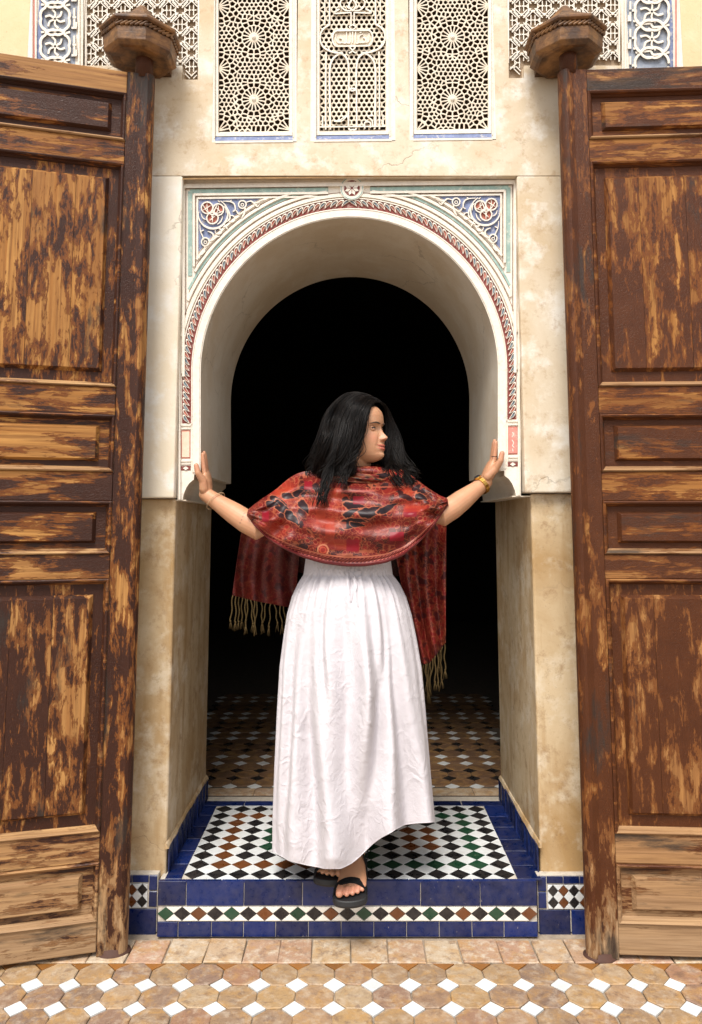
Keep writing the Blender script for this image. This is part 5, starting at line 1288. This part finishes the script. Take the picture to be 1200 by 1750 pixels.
# standing folds: (angle from front, width, depth at the hem, start, end) as valleys between soft ridges
VAL = [(-.52,.10,.020,.22,1.0),(-.10,.12,.030,.08,1.0),(.30,.09,.026,.12,1.0),(-.95,.10,.018,.15,.95),(.72,.11,.020,.02,.9),(.02,.06,.010,.05,.45),(-.32,.05,.009,.0,.4),(.50,.05,.012,.0,.35),(1.2,.1,.018,.1,1),(-1.35,.09,.02,.1,1),(1.7,.15,.03,.1,1),(2.3,.2,.03,.1,1),(-2.0,.2,.03,.1,1),(-2.7,.2,.03,.1,1)]
for i, ph in enumerate(phi):
    # ph = 0 is straight out to the courtyard, growing toward picture right
    sx_, fy_ = math.sin(ph), -math.cos(ph)
    xh = 608 + 140 * sx_; hemy = np.interp(xh, hem_x, hem_y) if fy_ < 0 else (np.interp(608 + 140*(1 if sx_ > 0 else -1), hem_x, hem_y) * (1 - abs(fy_)) + 1425 * abs(fy_))
    ys = 952 + (hemy - 952) * t_
    Lp = np.interp(ys, py_, [k[0] for k in KS]); Rp = np.interp(ys, py_, [k[1] for k in KS]); hd = np.interp(ys, py_, [k[3] for k in KS]); cd = np.interp(ys, py_, [k[4] for k in KS])
    # folds
    s = (ys - 952) / 530
    f = np.zeros_like(s); gz = np.clip((ys - 975) / 14, 0, 1) * np.exp(-np.clip(ys - 988, 0, None) / 46)
    for k, p_, a_ in gat: f += gz * .0058 * a_ * np.cos(k * ph + p_ + .8 * np.sin(3*ph) + s * 2)
    wb = (ys < 983); f += np.where(wb, .0030 * np.cos(64 * ph + .9*np.sin(9*ph) + 1.2*np.sin(s*160)) + .0016*np.sin(s*420 + 4*np.sin(23*ph)) * np.clip((ys - 956) / 6, 0, 1), 0)
    f += -.005 * np.exp(-((ys - 984) / 3.2) ** 2)
    for (c0, w, d, a0, a1) in VAL:
        dph = (ph - c0 + np.pi) % (2*np.pi) - np.pi
        prof = np.clip((s - a0) / .35, 0, 1) * np.clip((a1 + .12 - s) / .15, 0, 1)
        drift = .09 * np.sin(3.1 * s + c0 * 5) + .03*np.sin(9*s + c0*11); ww = w * (.95 + .6 * s)
        e = (dph - drift) / ww
        f += -d * 1.75 * prof * np.exp(-e**2) + d * 1.15 * prof * np.exp(-((e - 1.5) / 1.0) ** 2) + d * .85 * prof * np.exp(-((e + 1.7) / 1.2) ** 2)
    f += .010 * s * np.sin(5 * ph + 1.0 + 1.5 * s) + .007 * s * np.sin(9 * ph + 3.3 * s)
    # the forward knee pushes the cloth out
    f += .030 * gs((ph - .12 + np.pi) % (2*np.pi) - np.pi, .38) * gs(s - .52, .22)
    nvx = vnoise(np.full_like(s, ph * 7), s * 14, 5, 4) - .5; f += .006 * nvx * np.clip(s * 4, 0, 1)
    for j in range(nQ):
        Y = cd[j] + hd[j] * fy_ * (1 + f[j] / .16); xc = (Lp[j] + Rp[j]) / 2; hw = (Rp[j] - Lp[j]) / 2
        # superelliptic plan, measured at the plane of the hips so the outline holds
        q0 = P(xc + hw * sx_ * (1 + f[j] * (abs(fy_)) / .16 * .35), ys[j], cd[j]); q1 = P(608, ys[j], Y if fy_ < 0 else cd[j])
        SKP[i, j] = (q0[0], Y, q1[2] if fy_ < 0 else q0[2])
skirt = grid_mesh('skirt', SKP, M['cotton'], person, thick=.0012)
q = MB(); hemline = [tuple(SKP[i, -1] + V3((0, 0, .0015))) for i in range(0, nP + 1, 2)]; hm_o = MB(); hm_o.tube(hemline, .0017, 6, round_ends=False); h_ = hm_o.build('hem', M['cotton'], skirt, smooth=True); h_.matrix_parent_inverse = Matrix.Identity(4)
# drawstring tied at the front of the waistband
fr = SKP[(np.abs(phi) < 1.2)].reshape(-1, 3); fpx = np.array([(PX0 + (p[0]-CX) / ((p[1]-CY)) * 1 * (FPX*_c), 0) for p in fr[:1]])
def on_skirt(px, py):
    best = None
    for Yt in np.linspace(-.2, .0, 60):
        q_ = V3(P(px, py, Yt)); d_ = np.min(np.sum((fr - q_)**2, axis=1))
        if best is None or d_ < best[0]: best = (d_, q_)
    return tuple(best[1] + V3((0, -.004, 0)))
for L in ([(604,981),(596,976),(590,981),(596,988),(604,983)], [(604,981),(613,975),(620,980),(613,988),(604,983)], [(604,983),(601,996),(603,1012),(600,1028)], [(605,983),(610,998),(608,1014),(612,1036)]):
    q = MB(); q.tube([on_skirt(*c) for c in catmull(L, 4)], .0016, 6); o = q.build('drawstring', M['cotton'], skirt, smooth=True); o.matrix_parent_inverse = Matrix.Identity(4)
# white top showing between shawl and waistband
q = MB(); q.loft([oval((P(596, y, .066)[0], .066, P(596, y, -.02)[2]), w_, d_, 40) for y, w_, d_ in ((900,.140,.108),(925,.143,.100),(945,.144,.094),(956,.147,.090))]); q.build('white_top', M['cotton'], person, smooth=True)

# ---- shawl: the printed cloth, colours worked out per point
def shawl_print(s, t, seed=0, dark=1.0, edge=None):
    # s, t in metres along the cloth
    n = vnoise(s*9 + 3, t*9 + seed, seed + 1, 4); n2 = vnoise(s*26, t*26 + 5, seed + 2, 3); n3 = vnoise(s*5 + 9, t*6, seed + 3, 3)
    wx, wy = s + .018*(vnoise(s*18, t*18, seed+4, 3) - .5), t + .018*(vnoise(s*18 + 7, t*18, seed+5, 3) - .5)
    col = np.zeros(s.shape + (3,)); col[:] = (.110, .0055, .0070)
    def put(mask, c, k=1.0):
        w = (np.clip(mask, 0, 1) * k)[..., None]; col[:] = col * (1 - w) + np.array(c) * w
    put((n - .50) / .08, (.17, .016, .011)); put((n3 - .50) / .06, (.105, .0055, .007), .85); put((n - .63) / .05, (.30, .050, .020)); put((n2 - .55) / .04, (.022, .004, .005), .85)
    # nearest motif centres: ringed, curling gold outlines
    r = np.random.default_rng(seed + 50); cs = r.uniform((s.min() - .02, t.min() - .02), (s.max() + .02, t.max() + .02), (420, 2))
    d1 = np.full(s.shape, 9.); d2 = np.full(s.shape, 9.); an = np.zeros(s.shape); idn = np.zeros(s.shape, int)
    for i, (a, b) in enumerate(cs):
        el = 1 + .9 * ((i * 37) % 10) / 10; th = (i * 2.4) % 6.28; dx, dy = wx - a, wy - b; u = dx*math.cos(th) + dy*math.sin(th); v = (-dx*math.sin(th) + dy*math.cos(th)) * el
        d = np.hypot(u, v); m = d < d1; d2 = np.where(m, d1, np.minimum(d2, d)); d1 = np.where(m, d, d1); an = np.where(m, np.arctan2(v, u), an); idn = np.where(m, i, idn)
    ringv = np.abs(np.sin(np.pi * (d1 / .0062 + .5 * an / np.pi + .25 * np.sin(an * 3 + idn)))); 
    put((.34 - ringv) / .2, (.33, .120, .042), .80 * np.clip(1.4 - d1 / .03, .25, 1))
    put((.0022 - np.abs(d2 - d1)) / .002, (.36, .16, .06), .7)
    put((d1 < .0075) * 1.0, (.20, .009, .011), .6); put((np.abs(d1 - .0080) < .0010) * 1.0, (.42, .20, .08), .6)
    put(((idn % 7 == 0) & (d1 < .016)) * 1.0, (.012, .008, .010), .92)
    return col, put, wx, wy
nU, nV = 360, 230
U, Vv = np.meshgrid(np.linspace(0, 1, nU), np.linspace(0, 1, nV), indexing='ij')
topc = [(0,423,872),(.06,440,858),(.14,470,838),(.21,497,815),(.26,516,806),(.34,552,803),(.42,578,800),(.47,590,797),(.56,640,797),(.62,664,802),(.70,690,803),(.77,706,815),(.85,728,832),(.93,750,846),(1,766,853)]
botc = [(0,421,879),(.06,434,896),(.14,458,920),(.22,487,938),(.30,518,952),(.38,552,962),(.46,588,967),(.54,624,967),(.62,660,961),(.70,692,947),(.78,718,924),(.86,742,897),(.93,757,874),(1,767,861)]
def ip(c, k): return np.interp(U, [a[0] for a in c], [a[k] for a in c])
def smoothrow(a, n=9):
    kk = np.ones(n)/n; b = np.pad(a, ((n//2, n//2), (0, 0)), mode='edge'); return np.apply_along_axis(lambda v: np.convolve(v, kk, 'valid'), 0, b)
TX, TY, BX, BY = [smoothrow(a, 15) for a in (ip(topc, 1), ip(topc, 2), ip(botc, 1), ip(botc, 2))]
PXx = TX + (BX - TX) * Vv; PYy = TY + (BY - TY) * Vv
# depth: shoulders back, chest forward, arms between
dep_top = np.interp(U[:,0], [0,.06,.14,.21,.30,.42,.50,.58,.66,.74,.82,.92,1], [-.035,-.020,.000,.030,.050,.022,.008,.014,.040,.045,.010,-.012,-.030])
dep_mid = np.interp(U[:,0], [0,.08,.2,.3,.42,.5,.58,.7,.8,.92,1], [-.085,-.100,-.108,-.118,-.130,-.128,-.130,-.118,-.108,-.098,-.080])
dep_bot = np.interp(U[:,0], [0,.08,.2,.3,.42,.5,.58,.7,.8,.92,1], [-.050,-.075,-.085,-.080,-.072,-.068,-.070,-.080,-.085,-.072,-.045])
v = Vv; D = dep_top[:,None]*(1-v)**2.6 + dep_mid[:,None]*(1 - (1-v)**2.6 - v**3.0) + dep_bot[:,None]*v**3.0
# swags hanging from shoulder to shoulder, and folds running down the arms
cxn = (U - .5) * 2
swag = np.sin(2*np.pi*(v*4.3 + .5*cxn**2*1.2 + .35*np.sin(U*5.1))) * np.exp(-((U-.52)/.30)**2) * (1 - .75*v)
arml = np.sin(2*np.pi*(U*7.5 + v*1.4 + .3)) * gs(U - .17, .13) * np.clip(v*1.6, 0, 1); armr = np.sin(2*np.pi*(U*7.2 - v*1.9)) * gs(U - .86, .14) * np.clip(v*1.6, 0, 1)
D = D - .0165*swag - .0125*arml - .0125*armr - .022*(vnoise(U*5, v*5, 8, 3) - .5) - .006*np.sin(2*np.pi*(U*3.1 + v*2.6 + .5*vnoise(U*3, v*3, 33, 2)))*np.clip(v*2, 0, 1)*(1-v**4) - .006*(vnoise(U*14 - v*3, v*9 + U*4, 9, 3) - .5)
D = D - .006*np.exp(-((v - .985)/.012)**2) + .004*np.exp(-((v - .955)/.012)**2)
ff = np.empty((nU, nV, 3))
for i in range(nU):
    for j in range(nV): ff[i, j] = P(PXx[i, j], PYy[i, j], D[i, j])
Sm = (PXx - 420) * .00199; Tm = (PYy - 795) * .00199 + .03 * np.abs(U - .5)
col, put, wx, wy = shawl_print(Sm, Tm, 1)
nn_ = vnoise(PXx*.035, PYy*.035, 77, 4); glow = np.maximum.reduce([gs(PXx - 556, 34)*gs(PYy - 885, 42), gs(PXx - 480, 26)*gs(PYy - 838, 20), .9*gs(PXx - 706, 30)*gs(PYy - 868, 18), .8*gs(PXx - 470, 40)*gs(PYy - 905, 20), .7*gs(PXx-640, 60)*gs(PYy-905, 16)])
put(np.clip((glow - .25 - .5*(nn_ - .5)) / .5, 0, 1), (.38, .055, .019), .40)  # satin highlights painted into the cloth colour as orange patches
# bold dark curls and crimson squares where the photo has them
def motif(cx, cy, a, b, th, c=(.010,.007,.010), rim=True):
    dx, dy = PXx - cx, PYy - cy; u = dx*math.cos(th) + dy*math.sin(th); w_ = -dx*math.sin(th) + dy*math.cos(th) + .35*b*np.sin(u/a*2.6)
    taper = np.clip(1 - .55*u/a, .15, 1.5); a, b = a*1.15, b*1.3; d = np.hypot(u/a, w_/(b*taper)) + .22*(vnoise(PXx*.16, PYy*.16, 4, 3) - .5)*2
    if rim: put((np.abs(d - 1.03) < .085)*1.0, (.42,.19,.08), .8)
    put((1.0 - d)/.06, c, .96)
for mt in ((612,868,22,5,.30),(640,874,26,6,-.10),(664,868,18,4,-.40),(600,876,13,4,-.3),(604,893,19,6,-.10),(612,897,12,3,.2),(496,848,14,4,.25),(478,858,16,4,.6),(488,872,20,5,.75),(500,886,14,5,.9),(466,862,10,4,.2),(510,842,9,4,-.3),(652,815,15,5,-.1),(520,866,12,5,1.1),(720,850,11,4,.5)): motif(*mt)
def block(x0, x1, y0, y1, c, k=.95, sk=.0):
    yy = PYy - 6*np.sin((PXx - 420)/110) ; m = ((PXx > x0) & (PXx < x1) & (yy > y0 - sk*(PXx-x0)) & (yy < y1 - sk*(PXx-x0)))*1.0; put(m, c, k)
for b in ((592,614,916,936,(.22,.006,.018)),(603,622,842,856,(.20,.006,.018)),(600,616,948,955,(.22,.006,.02)),(520,534,818,832,(.22,.008,.018)),(666,690,905,920,(.22,.006,.018)),(448,460,872,890,(.20,.006,.018)),(690,712,866,880,(.2,.006,.018))): block(*b)
for b in ((560,592,886,897,(.32,.09,.035)),(614,640,934,939,(.36,.15,.06)),(575,603,940,945,(.36,.15,.06)),(540,556,850,890,(.36,.07,.026)),(556,572,880,920,(.34,.06,.024)),(690,730,862,872,(.32,.05,.022)),(636,700,826,829,(.38,.15,.07)),(575,640,832,835,(.40,.13,.08))): block(*b, k=.6)
# roundel low on the cloth
d = np.hypot(PXx - 552, PYy - 940); put((d < 9)*1., (.25,.03,.018), .95); put((np.abs(d - 9) < 1.3)*1., (.50,.28,.12), .9); put((np.abs(d - 5) < .9)*1., (.45,.12,.05), .9)
bd_ = (v > .90); put(bd_*1., (.11,.008,.010), .8); put(((v > .905) & (v < .918))*1., (.45,.22,.10), .8); put((bd_ & (np.sin(U*420 + 5*np.sin(v*60)) > .35) & (v > .925) & (v < .972))*1., (.48,.20,.12), .8); put((v > .985)*1., (.20,.02,.02), .8)
col *= np.array((.92, .58, .68))
shawl = grid_mesh('shawl', ff, M['shawl'], person, col, thick=.0016)
# rolled hem cord and cowl round the neck
q = MB(); q.tube([tuple(ff[i, -1]) for i in range(0, nU, 4)], .0026, 8); o = q.build('shawl_hem', simple('shawl_roll', (.10,.016,.013), .7, var=.85, scale=160), shawl, smooth=True); o.matrix_parent_inverse = Matrix.Identity(4)
nN, nR = 150, 40
ck = np.zeros((nN, nR, 3)); aa = np.linspace(0, 2*np.pi, nN)
cen = W(618, 806, .045)
for i, a in enumerate(aa):
    for j in range(nR):
        t = j/(nR-1); rad = (.060 + .030*math.sin(t*math.pi*.9) + .004*math.sin(3*a+1.1+t*7) + .0045*math.sin(t*19 + .8*math.sin(a*2)) + .042*t*t)
        z = cen[2] + .022 - .062*t + .010*math.sin(a - .5)*(1-t)*1.0 + .005*math.sin(2*a+.6)
        ck[i, j] = (cen[0] - .006 + rad*1.12*math.cos(a) * (1+.12*t), cen[1] + .024*1 + rad*.98*math.sin(a), z)
sa_, ta_ = np.meshgrid(aa*.085, np.linspace(0, .10, nR), indexing='ij'); cc, *_ = shawl_print(sa_, ta_, 7); cc *= .8
o = grid_mesh('cowl', ck, M['shawl'], shawl, cc, thick=.0016)
# back of the shawl: over the shoulders and hanging behind
def hang(name, pts_top, pts_bot, dt, db, seed, folds, nU=120, nV=150, dark=.55, mute=.45):
    u, v = np.meshgrid(np.linspace(0, 1, nU), np.linspace(0, 1, nV), indexing='ij')
    g = lambda c, k: smoothrow(np.interp(u, np.linspace(0, 1, len(c)), [a[k] for a in c]), 9)
    X0, Y0, X1, Y1 = g(pts_top, 0), g(pts_top, 1), g(pts_bot, 0), g(pts_bot, 1)
    px, py = X0 + (X1-X0)*v, Y0 + (Y1-Y0)*v; dep = dt + (db-dt)*v + folds*np.sin(2*np.pi*(u*2.6 + .35*np.sin(v*3) + seed*.3))*(.35+.65*v) + .012*(vnoise(u*4, v*5, seed, 3)-.5)
    g3 = np.empty((nU, nV, 3))
    for i in range(nU):
        for j in range(nV): g3[i, j] = P(px[i, j], py[i, j], dep[i, j])
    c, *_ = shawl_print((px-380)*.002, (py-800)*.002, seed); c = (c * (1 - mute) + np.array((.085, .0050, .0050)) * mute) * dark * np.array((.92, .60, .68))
    return grid_mesh(name, g3, M['shawl'], shawl, c, thick=.0016), g3
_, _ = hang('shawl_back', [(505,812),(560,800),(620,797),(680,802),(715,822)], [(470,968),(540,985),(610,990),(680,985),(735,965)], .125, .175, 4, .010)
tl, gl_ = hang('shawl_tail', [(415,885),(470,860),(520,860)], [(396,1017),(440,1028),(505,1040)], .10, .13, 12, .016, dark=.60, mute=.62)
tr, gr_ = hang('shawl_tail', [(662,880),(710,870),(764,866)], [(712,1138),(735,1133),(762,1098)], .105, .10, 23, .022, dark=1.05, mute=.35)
# knotted fringes along both ends
rf = np.random.default_rng(5)
def tassels(g3, n, L0, L1):
    for k in range(n):
        i = int((k + .5)/n*(g3.shape[0]-1)); p = g3[i, -1]; L = rf.uniform(L0, L1); q = MB(); sw = rf.normal(0, .006); ph = rf.uniform(0, 6)
        for s_ in range(3):
            a = s_*2.09; pts = [p + V3((.0016*math.cos(a + t*26 + ph) + sw*t + .0022*math.sin(t*9+ph), .0022*math.sin(a + t*26 + ph), -L*t)) for t in np.linspace(0, .9, 14)]
            q.tube([tuple(x) for x in pts], .0013, 5, round_ends=False)
        e = p + V3((sw*.9, 0, -L*.9)); q.ball(tuple(e), .0032, .0032, .0045, 8, 5)
        for s_ in range(6):
            an = rf.uniform(0, 6.28); q.tube([tuple(e), tuple(e + V3((.004*math.cos(an), .004*math.sin(an), -.012))), tuple(e + V3((.007*math.cos(an), .006*math.sin(an), -.024 - .008*rf.random())))], [.0011,.001,.0006], 4, round_ends=False)
        o = q.build('tassel', M['fringe'], shawl, smooth=True); o.matrix_parent_inverse = Matrix.Identity(4)
tassels(gl_, 17, .070, .105); tassels(gr_, 14, .070, .120)

# ---- sandals
def sandal(T, mir):
    out = [(-.012,-.020),(-.016,0),(-.012,.020),(.010,.032),(.050,.035),(.100,.038),(.150,.047),(.190,.053),(.215,.052),(.232,.034),(.241,.010),(.243,-.016),(.237,-.038),(.219,-.0505),(.180,-.051),(.120,-.040),(.060,-.034),(.015,-.031)]
    out = catmull(out, 3, True)
    q = MB(); q.loft([[T(l*.985 + .001, a*.96, -SOLE + .0005) for l, a in out], [T(l, a, -SOLE + .007) for l, a in out], [T(l*1.0, a, -.014) for l, a in out], [T(l*.995, a*.985, -.004) for l, a in out], [T(l*.985+.001, a*.95, -.0012) for l, a in out]])
    sd = q.build('sandal', M['rubber'], person, smooth=False); bevel(sd, .002)
    def strap(path, wv, w, th=.0032, nm='strap'):
        # ribbon: path points (l, a, z), width runs along wv (l, a, z)
        q = MB(); P_ = [T(*p) for p in path]; rows = []
        for k, p in enumerate(P_):
            wk = wv[k] if isinstance(wv, list) else wv; l0, a0, z0 = path[k]; w1 = T(l0 + wk[0]*w/2, a0 + wk[1]*w/2, z0 + wk[2]*w/2); w0 = T(l0 - wk[0]*w/2, a0 - wk[1]*w/2, z0 - wk[2]*w/2)
            t = P_[min(k+1, len(P_)-1)] - P_[max(k-1, 0)]; nn = np.cross(t, w1 - w0); nn /= np.linalg.norm(nn); rows.append([w0 - nn*th/2, w1 - nn*th/2, w1 + nn*th/2, w0 + nn*th/2])
        q.loft(rows); o = q.build(nm, M['strap'], sd); o.matrix_parent_inverse = Matrix.Identity(4)
    arc = [(.198 - .008*math.cos(t)*mir - .010*(math.sin(t)), .0500*math.cos(t), -.004 + .0350*math.sin(t)**.85) for t in np.linspace(0.02, math.pi-.02, 17)]
    strap(arc, (1, 0, -.1), .024, .0036)
    # ankle straps: two crossing over the instep, one round the heel and ankle
    strap([(.118,-.041,-.004),(.112,-.042,.020),(.100,-.030,.062),(.088,-.006,.078),(.070,.022,.083),(.045,.036,.080),(.02,.034,.078),(-.004,.018,.078),(-.010,0,.078)], [(.9,0,.4)]*9, .013)
    strap([(.118,.045,-.004),(.112,.044,.020),(.100,.032,.058),(.088,.010,.0765),(.070,-.018,.084),(.045,-.036,.080),(.02,-.034,.078),(-.004,-.018,.078),(-.010,0,.078)], [(.9,0,.4)]*9, .013)
    strap([(.045,.034,-.002),(.040,.037,.03),(.040,.037,.078)], (1,0,0), .012); strap([(.045,-.034,-.002),(.040,-.036,.03),(.040,-.036,.078)], (1,0,0), .012)
    strap([(.060+.001,.0,.105),(.045,.033,.100),(.015,.036,.096),(-.012,.012,.092),(-.012,-.012,.092),(.015,-.036,.096),(.045,-.033,.100),(.060,0,.105)], (0,0,1), .014)
sandal(TF, 1); sandal(TB, -1)

# ---- watch, bracelet, ring, hair tie
def around(c, axis, n, rx, ry, start=0):
    axis = V3(axis)/np.linalg.norm(axis); u = np.cross(axis, (0,1,0)); u /= np.linalg.norm(u); w = np.cross(axis, u)
    return [(c + u*rx*math.cos(a) + w*ry*math.sin(a), u*math.cos(a) + w*math.sin(a), -u*math.sin(a) + w*math.cos(a)) for a in np.linspace(start, start + 2*math.pi, n, endpoint=False)], axis
fa = WR_ - ER; cw = ER + fa*.90
pts, ax = around(cw, fa, 26, .0305, .0290)
wt = MB()
for (p, o_, t) in pts:
    for k in (-1, 0, 1):
        c = p + ax*.0048*k; a_, b_, d_ = t*.0033, ax*.0021, o_*.0016
        wt.hexa([c + d_ - a_ - b_, c + d_ + a_ - b_, c + d_ + a_ + b_, c + d_ - a_ + b_], [c - d_ - a_ - b_, c - d_ + a_ - b_, c - d_ + a_ + b_, c - d_ - a_ + b_])
wo = wt.build('watch', M['gold'], person)
# case on the back of the wrist, turned up and out
od = V3((-.55, -.35, .75)); od -= ax*od.dot(ax); od /= np.linalg.norm(od); tt = np.cross(ax, od); cc_ = cw + od*.0315
q = MB(); disc3 = lambda d, r: [cc_ + od*d + (ax*math.cos(a) + tt*math.sin(a))*r for a in np.linspace(0, 2*math.pi, 24, endpoint=False)]
q.loft([disc3(-.003, .011), disc3(.002, .0125), disc3(.0045, .0115)]); o = q.build('watch_case', M['gold'], wo, smooth=False); o.matrix_parent_inverse = Matrix.Identity(4)
q = MB(); q.loft([disc3(.0044, .0095), disc3(.0050, .0093)]); o = q.build('watch_dial', simple('dial', (.03,.03,.035), .2), wo); o.matrix_parent_inverse = Matrix.Identity(4)
fl = WL - EL; pts, ax = around(EL + fl*.80, fl + V3((.02, 0, .05)), 30, .0375, .0345)
q = MB(); L = [tuple(p) for p, _, _ in pts]; q.tube(L + [L[0]], .0015, 6, round_ends=False); q.tube([L[14], tuple(V3(L[14]) + (-.006,-.004,-.012))], .0012, 5); q.build('cord_bracelet', M['cord'], person, smooth=True)
pts, ax = around(V3((XR - .0135, .060, ZWR + .010)), (0, .0, 1), 16, .0098, .0098)
q = MB(); L = [tuple(p + V3((0,-.002 - .015,0))) for p, _, _ in pts]; q.tube(L + [L[0]], .0013, 5, round_ends=False); q.build('ring', M['iron'], person, smooth=True)
